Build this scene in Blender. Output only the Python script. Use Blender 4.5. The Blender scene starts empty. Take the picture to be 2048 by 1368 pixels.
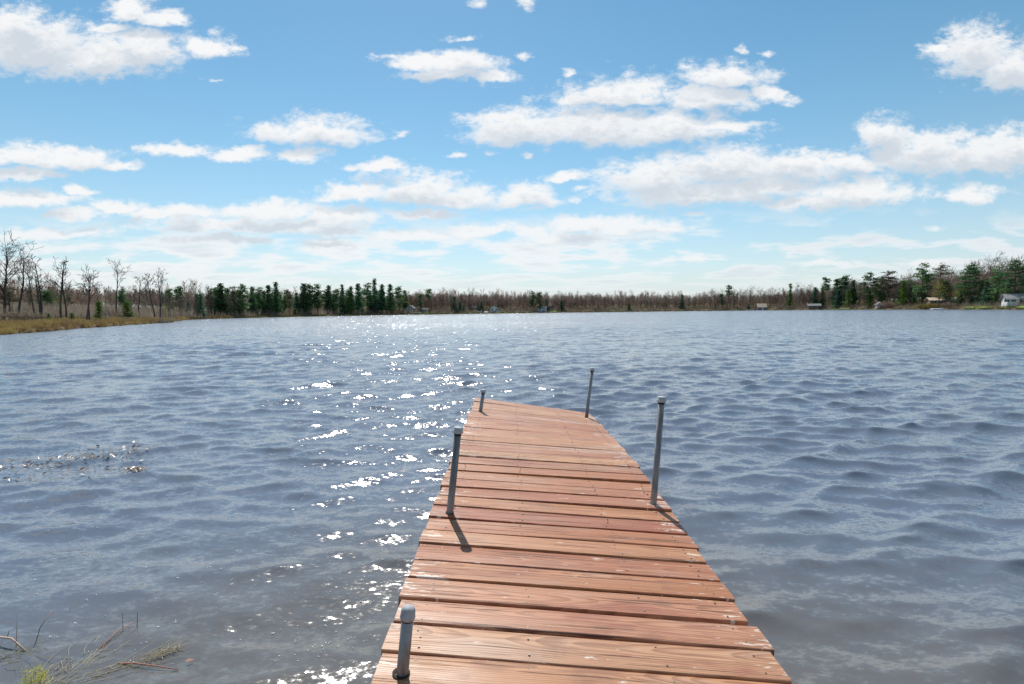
import bpy, math, random
import numpy as np
from mathutils import Matrix, Vector

# ------------------------------------------------------------------ camera, sky, sun, exposure
SC = bpy.context.scene
COL = SC.collection
F = 1080.9                      # focal length in photo pixels (2048 wide), a 19 mm lens
EYE = 1.40                      # camera above the water
PITCH = math.atan((684 - 622.3) / F)
ROT = Matrix.Rotation(math.pi / 2 - PITCH, 3, 'X') @ Matrix.Rotation(math.radians(-0.6), 3, 'Z')
cam_d = bpy.data.cameras.new('camera')
cam_d.sensor_width = 36.0
cam_d.lens = 36.0 * F / 2048
cam_d.clip_start = 0.05
cam_d.clip_end = 20000
cam = bpy.data.objects.new('camera', cam_d)
cam.matrix_world = Matrix.Translation((0, 0, EYE)) @ ROT.to_4x4()
COL.objects.link(cam)
SC.camera = cam
SC.view_settings.view_transform = 'Standard'
SC.view_settings.look = 'None'
SC.view_settings.exposure = 0.0
SC.view_settings.gamma = 1.0
SC.cycles.use_denoising = True
SC.cycles.max_bounces = 6
SC.cycles.transparent_max_bounces = 12
SC.cycles.caustics_reflective = False
SC.cycles.caustics_refractive = False
SC.cycles.sample_clamp_indirect = 4.0

SUN_AZ, SUN_EL = math.radians(-10.0), math.radians(50.0)
SUN = Vector((math.sin(SUN_AZ) * math.cos(SUN_EL), math.cos(SUN_AZ) * math.cos(SUN_EL), math.sin(SUN_EL)))
sun_d = bpy.data.lights.new('sun', 'SUN')
sun_d.energy = 4.8
sun_d.angle = math.radians(0.53)
sun_d.color = (1.0, 0.95, 0.87)
sun = bpy.data.objects.new('sun', sun_d)
sun.rotation_euler = SUN.to_track_quat('Z', 'Y').to_euler()
sun.location = SUN * 50
COL.objects.link(sun)


def ray(px, py):
    return ROT @ Vector(((px - 1024) / F, -(py - 684) / F, -1))


def at(px, py, d):                       # world point seen at a photo pixel, d metres ahead
    r = ray(px, py)
    return Vector((0, 0, EYE)) + r * (d / r.y)


def on_z(px, py, z=0.0):                 # world point seen at a photo pixel, at height z
    r = ray(px, py)
    return Vector((0, 0, EYE)) + r * ((z - EYE) / r.z)


def uv(px, py):                          # direction of a pixel as (x/y, z/y)
    r = ray(px, py)
    return r.x / r.y, r.z / r.y


# ---- node helper
class NT:
    def __init__(self, tree):
        self.t = tree
        self.n = tree.nodes
        self.n.clear()

    def add(self, kind, **kw):
        nd = self.n.new(kind)
        for k, v in kw.items():
            setattr(nd, k, v)
        return nd

    def link(self, a, b):
        self.t.links.new(a, b)

    def put(self, sock, v):
        if hasattr(v, 'is_output') or isinstance(v, bpy.types.NodeSocket):
            self.t.links.new(v, sock)
        elif v is not None:
            sock.default_value = v

    def math(self, op, a, b=None, c=None, clamp=False):
        nd = self.add('ShaderNodeMath', operation=op, use_clamp=clamp)
        for i, v in enumerate((a, b, c)):
            self.put(nd.inputs[i], v)
        return nd.outputs[0]

    def vec(self, op, a, b=None, c=None):
        nd = self.add('ShaderNodeVectorMath', operation=op)
        for i, v in enumerate((a, b, c)):
            self.put(nd.inputs[i], v)
        return nd.outputs['Value'] if op in ('LENGTH', 'DOT_PRODUCT', 'DISTANCE') else nd.outputs[0]

    def noise(self, v, scale, detail=4, rough=0.55, lac=2.0, dist=0.0, color=False, dim='3D'):
        nd = self.add('ShaderNodeTexNoise', noise_dimensions=dim)
        self.put(nd.inputs['Vector'], v)
        nd.inputs['Scale'].default_value = scale
        nd.inputs['Detail'].default_value = detail
        nd.inputs['Roughness'].default_value = rough
        nd.inputs['Lacunarity'].default_value = lac
        nd.inputs['Distortion'].default_value = dist
        return nd.outputs['Color' if color else 'Fac']

    def mix(self, fac, a, b, blend='MIX'):
        nd = self.add('ShaderNodeMix', data_type='RGBA', blend_type=blend)
        self.put(nd.inputs[0], fac)
        for s, v in ((nd.inputs[6], a), (nd.inputs[7], b)):
            self.put(s, (*v, 1.0) if isinstance(v, tuple) and len(v) == 3 else v)
        return nd.outputs[2]

    def step(self, v, lo, hi, a=0.0, b=1.0, smooth=True):
        nd = self.add('ShaderNodeMapRange', interpolation_type='SMOOTHSTEP' if smooth else 'LINEAR')
        self.put(nd.inputs[0], v)
        for i, x in enumerate((lo, hi, a, b)):
            nd.inputs[i + 1].default_value = x
        return nd.outputs[0]

    def ramp(self, v, stops):
        nd = self.add('ShaderNodeValToRGB')
        self.put(nd.inputs[0], v)
        el = nd.color_ramp.elements
        while len(el) < len(stops):
            el.new(0.5)
        for e, (p, c) in zip(el, stops):
            e.position = p
            e.color = (*c, 1.0)
        return nd.outputs[0]

    def comb(self, x, y, z):
        nd = self.add('ShaderNodeCombineXYZ')
        for i, v in enumerate((x, y, z)):
            self.put(nd.inputs[i], v)
        return nd.outputs[0]

    def sep(self, v):
        nd = self.add('ShaderNodeSeparateXYZ')
        self.put(nd.inputs[0], v)
        return nd.outputs


# ---- the sky: Nishita with fair-weather clouds
CLOUDS = [  # photo pixel centre of the flat base line, half width, rise above it, depth below it
    (70, 95, 150, 62, 55), (30, 60, 70, 45, 60), (190, 120, 150, 48, 36), (290, 105, 85, 52, 32), (265, 28, 60, 34, 18), (325, 40, 52, 26, 14),
    (215, 56, 46, 12, 9), (415, 100, 62, 20, 16), (440, 78, 26, 20, 22), (480, 92, 22, 8, 8),
    (422, 158, 20, 5, 4), (625, 272, 124, 38, 17), (605, 312, 52, 16, 15), (345, 300, 72, 17, 14), (465, 310, 72, 16, 13),
    (45, 318, 92, 32, 14), (150, 324, 112, 30, 14), (240, 330, 52, 16, 10), (50, 352, 72, 18, 12), (60, 398, 120, 20, 18), (165, 380, 40, 11, 9),
    (850, 125, 82, 20, 22), (920, 128, 78, 30, 22), (975, 156, 66, 16, 11), (870, 152, 80, 16, 10), (775, 113, 34, 8, 6),
    (928, 76, 27, 8, 5), (1052, 111, 23, 10, 7), (800, 272, 22, 14, 11), (1125, 147, 14, 12, 10),
    (958, 0, 24, 12, 13), (1050, 2, 24, 14, 20), (1040, 265, 118, 50, 24), (1180, 268, 190, 62, 24), (1340, 262, 150, 44, 22), (1440, 248, 70, 14, 16),
    (1240, 200, 124, 46, 12), (1165, 200, 62, 14, 8), (1450, 160, 98, 34, 20), (1425, 196, 104, 24, 22), (1540, 185, 40, 13, 16), (1585, 200, 32, 12, 12),
    (1950, 110, 82, 58, 50), (2025, 145, 74, 54, 36), (1880, 92, 40, 12, 10), (1485, 103, 23, 9, 8), (1535, 104, 16, 6, 8),
    (1772, 275, 56, 44, 24), (1850, 310, 118, 52, 36), (1960, 322, 130, 58, 26), (2030, 310, 70, 54, 26), (1780, 350, 34, 18, 12),
    (1320, 352, 116, 38, 42), (1450, 340, 160, 50, 34), (1590, 335, 130, 36, 28), (1700, 330, 70, 26, 18), (1400, 388, 206, 34, 20), (1550, 372, 104, 24, 18),
    (1710, 392, 150, 32, 16), (1620, 408, 108, 18, 12), (1745, 372, 50, 26, 12), (1945, 392, 62, 22, 10), (1868, 462, 30, 10, 6),
    (720, 392, 96, 24, 14), (830, 390, 132, 44, 20), (910, 400, 112, 32, 18), (1060, 402, 62, 38, 14), (840, 428, 92, 12, 11), (1142, 404, 26, 13, 6), (1060, 420, 34, 6, 6),
    (765, 336, 60, 19, 9), (1385, 428, 30, 9, 7), (914, 311, 20, 9, 6), (986, 304, 20, 9, 7), (1053, 311, 13, 7, 5), (1135, 354, 46, 14, 8), (1165, 374, 30, 8, 8),
    (235, 420, 58, 18, 8), (300, 430, 50, 14, 10), (370, 428, 62, 20, 10), (545, 424, 120, 24, 14), (665, 440, 90, 30, 16), (640, 460, 110, 14, 10),
    (480, 452, 250, 22, 12), (150, 428, 70, 14, 10), (90, 470, 120, 14, 10), (950, 466, 72, 22, 8), (1060, 470, 60, 16, 8), (1170, 455, 80, 26, 14), (1270, 460, 120, 30, 8), (1130, 480, 120, 12, 10),
    (820, 474, 80, 16, 10), (660, 488, 70, 16, 9), (430, 482, 130, 12, 10), (1390, 518, 34, 18, 8), (1330, 522, 30, 10, 8), (1590, 516, 28, 14, 8), (1860, 528, 46, 10, 8), (1660, 528, 90, 6, 6),
]
world = bpy.data.worlds.new('World')
SC.world = world
world.use_nodes = True
w = NT(world.node_tree)
world.cycles.sampling_method = 'MANUAL'
world.cycles.sample_map_resolution = 512
sky = w.add('ShaderNodeTexSky', sky_type='NISHITA')
sky.sun_disc = False
sky.sun_elevation = SUN_EL
sky.sun_rotation = SUN_AZ
sky.altitude = 300
sky.air_density = 1.0
sky.dust_density = 0.15
sky.ozone_density = 1.5
SKY_HUE, SKY_SAT, SKY_VAL = 0.480, 1.20, 1.16
tc = w.add('ShaderNodeTexCoord').outputs['Generated']
dx, dy, dz = w.sep(tc)
yy = w.math('MAXIMUM', dy, 0.05)
u = w.math('DIVIDE', dx, yy)
v = w.math('DIVIDE', dz, yy)
zz = w.math('MAXIMUM', dz, 0.012)
plane = w.comb(w.math('DIVIDE', dx, zz), w.math('DIVIDE', dy, zz), 0.0)
rows = w.comb(w.math('MULTIPLY', u, 8.5), w.math('MULTIPLY', w.math('LOGARITHM', w.math('ADD', w.math('MAXIMUM', v, 0.0), 0.03), 2.718), 5.5), 0.7)
P2 = w.comb(u, w.math('MULTIPLY', v, 1.7), 0.37)
warp = w.noise(P2, 13.0, 5, 0.6, color=True)
warp = w.vec('SUBTRACT', warp, (0.5, 0.5, 0.5))
warp = w.vec('MULTIPLY', warp, (0.085, 0.042, 0.0))
wx, wy, _ = w.sep(warp)
U, V = w.math('ADD', u, wx), w.math('ADD', v, wy)
fine = w.noise(P2, 24.0, 5, 0.58)
fine = w.math('MULTIPLY_ADD', w.math('SUBTRACT', w.noise(P2, 88.0, 4, 0.6), 0.5), 0.48, fine)


def ellipse_field(g, U, V, items):
    """smallest distance to a set of flat-bottomed ellipses (1 = on the rim), three at a time"""
    acc = None
    items = list(items)
    while len(items) % 3:
        items.append((0.0, -9.0, 0.01, 0.01, 0.01))
    for i in range(0, len(items), 3):
        tr = items[i:i + 3]
        du = g.vec('MULTIPLY_ADD', U, tuple(1 / e[2] for e in tr), tuple(-e[0] / e[2] for e in tr))
        vu = g.vec('MULTIPLY_ADD', V, tuple(1 / e[3] for e in tr), tuple(-e[1] / e[3] for e in tr))
        vd = g.vec('MULTIPLY_ADD', V, tuple(-1 / e[4] for e in tr), tuple(e[1] / e[4] for e in tr))
        dv = g.vec('MAXIMUM', vu, vd)
        d2 = g.vec('MULTIPLY_ADD', dv, dv, g.vec('MULTIPLY', du, du))
        thin = tuple(0.55 if e[2] < 36 / F else 0.0 for e in tr)            # scraps stay thin and see-through
        if any(thin):
            d2 = g.vec('ADD', d2, thin)
        acc = d2 if acc is None else g.vec('MINIMUM', acc, d2)
    x, y, z = g.sep(acc)
    return g.math('SQRT', g.math('MINIMUM', x, g.math('MINIMUM', y, z)))


# colours are given for background strength 0.1
hsv = w.add('ShaderNodeHueSaturation')
hsv.inputs['Hue'].default_value = SKY_HUE
hsv.inputs['Saturation'].default_value = SKY_SAT
hsv.inputs['Value'].default_value = SKY_VAL
w.link(sky.outputs[0], hsv.inputs['Color'])
blue = hsv.outputs[0]
HAZE = (6.0, 6.95, 7.75)
haze_f = w.math('MULTIPLY', w.math('POWER', 2.718, w.math('MULTIPLY', w.math('MAXIMUM', dz, 0.0), -7.5)), 0.90)


def sky_leaf(col):
    bg = w.add('ShaderNodeBackground')
    bg.inputs['Strength'].default_value = 0.1
    w.link(col, bg.inputs['Color'])
    return bg.outputs[0]


def mix_shader(fac, a, b):
    nd = w.add('ShaderNodeMixShader')
    w.put(nd.inputs[0], fac)
    w.link(a, nd.inputs[1])
    w.link(b, nd.inputs[2])
    return nd.outputs[0]


EL = []
for (cx, cy, a, up, dn) in CLOUDS:
    cu, cv = uv(cx, cy)
    EL.append((cu, cv, a / F, up / F, dn / F))
LIFT = 0.026


def reach(items, u0, u1, v0, v1, lift=0.0):
    r = []
    for e in items:
        cu, cv, a, up, dn = e
        if cu + 1.9 * a + 0.035 > u0 and cu - 1.9 * a - 0.035 < u1 and cv - lift + 1.9 * up + 0.02 > v0 and cv - lift - 1.9 * dn - 0.02 < v1:
            r.append(e)
    return r


CLEAR = w.mix(haze_f, blue, HAZE)
U3, V3 = w.comb(U, U, U), w.comb(V, V, V)


def view_cell(u0, u1, v0, v1):
    """the part of the sky between these limits, with only the clouds that reach into it"""
    tree = bpy.data.node_groups.new('sky_cell', 'ShaderNodeTree')
    itf = tree.interface
    for nm, st in (('u', 'Float'), ('v', 'Float'), ('U', 'Vector'), ('V', 'Vector'), ('fine', 'Float'), ('plane', 'Vector'), ('clear', 'Color'), ('haze', 'Float')):
        itf.new_socket(nm, in_out='INPUT', socket_type='NodeSocket' + st)
    itf.new_socket('sky', in_out='OUTPUT', socket_type='NodeSocketShader')
    g = NT(tree)
    gi = g.add('NodeGroupInput').outputs
    out = gi['clear']
    if v0 < 0.19:                                     # layered small cumulus towards the horizon
        lay = g.noise(gi['plane'], 1.0, 5, 0.52)
        side = g.step(gi['u'], 0.60, -0.20, 0.0, 0.10)
        lay_a = g.step(g.math('ADD', lay, side), 0.47, 0.62)
        lay_a = g.math('MULTIPLY', g.math('MULTIPLY', lay_a, g.step(gi['v'], 0.20, 0.11)), g.step(gi['v'], 0.0, 0.10, 0.18, 0.85))
        c_lay = g.mix(g.step(lay, 0.52, 0.70), (9.2, 9.3, 9.4), (7.4, 7.9, 8.4))
        out = g.mix(lay_a, out, c_lay)
    near = reach(EL, u0, u1, v0, v1)
    if near:
        d0 = ellipse_field(g, gi['U'], gi['V'], near)
        fine_c = g.math('SUBTRACT', gi['fine'], 0.5)
        a_main = g.step(g.math('MULTIPLY_ADD', fine_c, 1.7, d0), 1.30, 0.45)
        up = reach([e for e in EL if e[2] > 50 / F], u0, u1, v0, v1, LIFT)
        if up:
            d1 = ellipse_field(g, gi['U'], g.vec('ADD', gi['V'], (LIFT, LIFT, LIFT)), up)
            lit = g.step(g.math('MULTIPLY_ADD', fine_c, 1.5, d1), 0.15, 1.15)
            c_main = g.mix(lit, (6.5, 7.05, 7.7), (9.6, 9.6, 9.6))
        else:
            c_main = g.mix(gi['fine'], (9.0, 9.1, 9.2), (9.4, 9.4, 9.4))
        c_main = g.mix(g.math('MULTIPLY', gi['haze'], 0.30), c_main, HAZE)
        out = g.mix(g.math('MULTIPLY', a_main, g.step(gi['v'], 0.05, 0.20, 0.70, 0.97)), out, c_main)
    bg = g.add('ShaderNodeBackground')
    bg.inputs['Strength'].default_value = 0.1
    g.link(out, bg.inputs['Color'])
    go = g.add('NodeGroupOutput')
    g.link(bg.outputs[0], go.inputs[0])
    nd = w.add('ShaderNodeGroup')
    nd.node_tree = tree
    for nm, sk in (('u', u), ('v', v), ('U', U3), ('V', V3), ('fine', fine), ('plane', rows), ('clear', CLEAR), ('haze', haze_f)):
        w.link(sk, nd.inputs[nm])
    return nd.outputs[0]


def split(u0, u1, v0, v1, depth):
    n_here = len(reach(EL, u0, u1, v0, v1))
    if depth == 0 or n_here <= 9:
        return view_cell(u0, u1, v0, v1)
    if (u1 - u0) > 2.2 * (v1 - v0):
        m = (u0 + u1) / 2
        return mix_shader(w.math('GREATER_THAN', u, m), split(u0, m, v0, v1, depth - 1), split(m, u1, v0, v1, depth - 1))
    m = (v0 + v1) / 2
    return mix_shader(w.math('GREATER_THAN', v, m), split(u0, u1, v0, m, depth - 1), split(u0, u1, m, v1, depth - 1))


# the same kind of scattered clouds go on all round, outside the view
gen = w.noise(w.vec('MULTIPLY', plane, (0.9, 0.9, 1.0)), 1.3, 5, 0.55)
gen_a = w.math('MULTIPLY', w.step(gen, 0.53, 0.65), w.step(dz, 0.0, 0.08))
around = sky_leaf(w.mix(gen_a, CLEAR, (8.6, 8.8, 9.0)))
front = split(-1.25, 1.25, -0.01, 0.70, 5)
in_view = w.math('MULTIPLY', w.step(dy, 0.36, 0.44), w.step(v, 0.68, 0.62))
in_view = w.math('MULTIPLY', in_view, w.step(w.math('ABSOLUTE', u), 1.25, 1.12))
total = mix_shader(in_view, around, front)
wo = w.add('ShaderNodeOutputWorld')
w.link(total, wo.inputs['Surface'])

# ------------------------------------------------------------------ materials
MATS = {}


def material(name):
    m = bpy.data.materials.new(name)
    m.use_nodes = True
    MATS[name] = m
    t = NT(m.node_tree)
    o = t.add('ShaderNodeOutputMaterial')
    return m, t, o


def principled(t, o, color, rough=0.7, spec=0.3, normal=None, metal=0.0):
    b = t.add('ShaderNodeBsdfPrincipled')
    t.put(b.inputs['Base Color'], (*color, 1.0) if isinstance(color, tuple) else color)
    t.put(b.inputs['Roughness'], rough)
    t.put(b.inputs['Specular IOR Level'], spec)
    t.put(b.inputs['Metallic'], metal)
    if normal is not None:
        t.link(normal, b.inputs['Normal'])
    t.link(b.outputs[0], o.inputs['Surface'])
    return b


def simple(name, c1, c2, scale=3.0, rough=0.8, spec=0.2, bump=0.0, vary=0.25, metal=0.0, stretch=(1, 1, 1), world_space=False):
    m, t, o = material(name)
    tcn = t.add('ShaderNodeTexCoord')
    if world_space:
        co = t.add('ShaderNodeNewGeometry').outputs['Position']
    else:
        co = tcn.outputs['Object']
    oi = t.add('ShaderNodeObjectInfo').outputs['Random']
    co2 = t.vec('MULTIPLY', co, stretch)
    co2 = t.vec('ADD', co2, t.comb(t.math('MULTIPLY', oi, 37.0), t.math('MULTIPLY', oi, 11.0), 0.0))
    n = t.noise(co2, scale, 5, 0.6)
    col = t.mix(t.step(n, 0.32, 0.68), c1, c2)
    if vary:
        h = t.add('ShaderNodeHueSaturation')
        t.put(h.inputs['Value'], t.step(oi, 0.0, 1.0, 1.0 - vary, 1.0 + vary, smooth=False))
        t.put(h.inputs['Hue'], t.step(t.math('FRACT', t.math('MULTIPLY', oi, 7.3)), 0.0, 1.0, 0.5 - 0.06 * vary, 0.5 + 0.06 * vary, smooth=False))
        t.link(col, h.inputs['Color'])
        col = h.outputs[0]
    nrm = None
    if bump:
        bn = t.add('ShaderNodeBump')
        bn.inputs['Strength'].default_value = 1.0
        bn.inputs['Distance'].default_value = bump
        t.link(n, bn.inputs['Height'])
        nrm = bn.outputs[0]
    principled(t, o, col, rough, spec, nrm, metal)
    return m


def leafy(name, c1, c2, scale=0.5, trans=0.35, vary=0.25):
    m, t, o = material(name)
    geo = t.add('ShaderNodeNewGeometry').outputs['Position']
    oi = t.add('ShaderNodeObjectInfo').outputs['Random']
    n = t.noise(geo, scale, 4, 0.65)
    col = t.mix(t.step(n, 0.35, 0.65), c1, c2)
    h = t.add('ShaderNodeHueSaturation')
    t.put(h.inputs['Value'], t.step(oi, 0.0, 1.0, 1.0 - vary, 1.0 + vary, smooth=False))
    t.put(h.inputs['Hue'], t.step(t.math('FRACT', t.math('MULTIPLY', oi, 7.3)), 0.0, 1.0, 0.485, 0.515, smooth=False))
    t.link(col, h.inputs['Color'])
    d = t.add('ShaderNodeBsdfDiffuse')
    tr = t.add('ShaderNodeBsdfTranslucent')
    t.link(h.outputs[0], d.inputs[0])
    t.link(h.outputs[0], tr.inputs[0])
    mx = t.add('ShaderNodeMixShader')
    mx.inputs[0].default_value = trans
    t.link(d.outputs[0], mx.inputs[1])
    t.link(tr.outputs[0], mx.inputs[2])
    t.link(mx.outputs[0], o.inputs['Surface'])
    return m


BARK = simple('bark', (0.085, 0.07, 0.058), (0.16, 0.135, 0.115), 6.0, 0.9, 0.1)
PALE_BARK = simple('pale_bark', (0.16, 0.14, 0.12), (0.30, 0.27, 0.24), 4.0, 0.9, 0.1, vary=0.4)
DEAD_BARK = simple('dead_bark', (0.055, 0.047, 0.045), (0.115, 0.095, 0.085), 5.0, 0.9, 0.1)
TWIG = leafy('twig', (0.22, 0.18, 0.145), (0.36, 0.30, 0.245), 0.12, 0.42, 0.22)
RED_TWIG = leafy('budding_twig', (0.27, 0.165, 0.135), (0.35, 0.235, 0.19), 0.12, 0.42, 0.15)
PINE = leafy('pine_needles', (0.082, 0.165, 0.075), (0.155, 0.255, 0.115), 0.6, 0.42)
SPRUCE = leafy('spruce_needles', (0.062, 0.142, 0.090), (0.115, 0.215, 0.13), 0.6, 0.42)
YOUNG = leafy('young_needles', (0.075, 0.145, 0.03), (0.15, 0.23, 0.05), 0.8, 0.35)
OLD_NEEDLE = leafy('faded_needles', (0.10, 0.10, 0.06), (0.19, 0.17, 0.11), 0.8, 0.3)
BUD = leafy('spring_buds', (0.26, 0.25, 0.06), (0.42, 0.38, 0.12), 0.6, 0.45, 0.15)
OLIVE = leafy('olive_leaves', (0.22, 0.20, 0.045), (0.36, 0.31, 0.08), 1.0, 0.4, 0.1)
SEDGE = leafy('marsh_sedge', (0.42, 0.315, 0.115), (0.235, 0.155, 0.095), 0.22, 0.35, 0.0)
PIPE = simple('galvanised_pipe', (0.15, 0.135, 0.125), (0.36, 0.35, 0.35), 16.0, 0.5, 0.4, 0.0006, 0.12, 0.55, (1, 1, 0.25))
CAP = simple('pipe_cap', (0.33, 0.34, 0.36), (0.47, 0.48, 0.50), 30.0, 0.6, 0.3, 0.0003, 0.08, 0.0)
SHADE_BLACK = simple('shade_black', (0.012, 0.012, 0.012), (0.03, 0.028, 0.026), 20.0, 0.7, 0.2)  # near-black colour standing for shade under the caps and in the post holes
BEAM = simple('joist_wood', (0.10, 0.062, 0.04), (0.17, 0.11, 0.07), 5.0, 0.85, 0.1)
SCREW = simple('screw_steel', (0.05, 0.043, 0.04), (0.20, 0.18, 0.17), 90.0, 0.5, 0.4, metal=0.6)


FAR_SLOPE, FAR_RIPPLE = 1.75, 0.95


def water_material():
    m, t, o = material('lake_water')
    pos = t.add('ShaderNodeNewGeometry').outputs['Position']
    x, y, z = t.sep(pos)
    r = t.vec('LENGTH', pos)
    # fine ripples as slopes added to the wave surface
    c1 = t.vec('SUBTRACT', t.noise(t.vec('MULTIPLY', pos, (1.0, 1.9, 0.0)), 2.6, 3, 0.55, color=True), (0.5, 0.5, 0.5))
    c2 = t.vec('SUBTRACT', t.noise(t.vec('MULTIPLY', pos, (1.0, 1.7, 0.0)), 19.0, 3, 0.62, color=True), (0.5, 0.5, 0.5))
    far = t.step(r, 2.0, 60.0, smooth=False)
    k1 = t.math('MULTIPLY_ADD', far, FAR_SLOPE, 0.28)
    k2 = t.math('MULTIPLY_ADD', far, FAR_RIPPLE, 0.70)
    sl = t.vec('ADD', t.vec('MULTIPLY', c1, t.comb(k1, k1, k1)), t.vec('MULTIPLY', c2, t.comb(k2, k2, k2)))
    sl = t.vec('MULTIPLY', sl, (1.0, 1.0, 0.0))
    nrm = t.vec('NORMALIZE', t.vec('ADD', t.add('ShaderNodeNewGeometry').outputs['Normal'], sl))
    fr = t.add('ShaderNodeFresnel')
    fr.inputs['IOR'].default_value = 1.55
    t.link(nrm, fr.inputs['Normal'])
    gl = t.add('ShaderNodeBsdfGlossy')
    t.link(t.math('MULTIPLY_ADD', far, 0.035, 0.135), gl.inputs['Roughness'])
    gl.inputs['Color'].default_value = (1, 1, 1, 1)
    t.link(nrm, gl.inputs['Normal'])
    body = t.add('ShaderNodeBsdfDiffuse')
    murk = t.noise(t.vec('MULTIPLY', pos, (1, 1, 0.0)), 0.35, 4, 0.5)
    shallow = t.mix(murk, (0.160, 0.152, 0.148), (0.205, 0.190, 0.178))          # mud stirred up near the bank
    deep = t.mix(murk, (0.170, 0.205, 0.275), (0.200, 0.235, 0.300))
    t.link(t.mix(t.step(t.math('MULTIPLY_ADD', murk, 2.0, r), 3.2, 5.5), shallow, deep), body.inputs['Color'])
    tr = t.add('ShaderNodeBsdfTransparent')
    tr.inputs['Color'].default_value = (0.80, 0.72, 0.60, 1)
    mx = t.add('ShaderNodeMixShader')
    mx.inputs[0].default_value = 0.30
    t.link(body.outputs[0], mx.inputs[1])
    t.link(tr.outputs[0], mx.inputs[2])
    m2 = t.add('ShaderNodeMixShader')
    t.link(fr.outputs[0], m2.inputs[0])
    t.link(mx.outputs[0], m2.inputs[1])
    t.link(gl.outputs[0], m2.inputs[2])
    t.link(m2.outputs[0], o.inputs['Surface'])
    return m


def terrain_material():
    m, t, o = material('shore_ground')
    pos = t.add('ShaderNodeNewGeometry').outputs['Position']
    x, y, z = t.sep(pos)
    n = t.noise(pos, 0.06, 5, 0.6)
    n2 = t.noise(pos, 0.9, 5, 0.65)
    litter = t.mix(n2, (0.13, 0.095, 0.06), (0.24, 0.18, 0.115))
    grass = t.mix(n2, (0.085, 0.12, 0.03), (0.16, 0.19, 0.055))
    land = t.mix(t.step(n, 0.48, 0.62), litter, grass)
    mud = t.mix(n2, (0.07, 0.056, 0.04), (0.12, 0.098, 0.07))
    col = t.mix(t.step(z, 0.02, 0.25), mud, land)
    principled(t, o, col, 0.95, 0.1)
    return m


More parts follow.
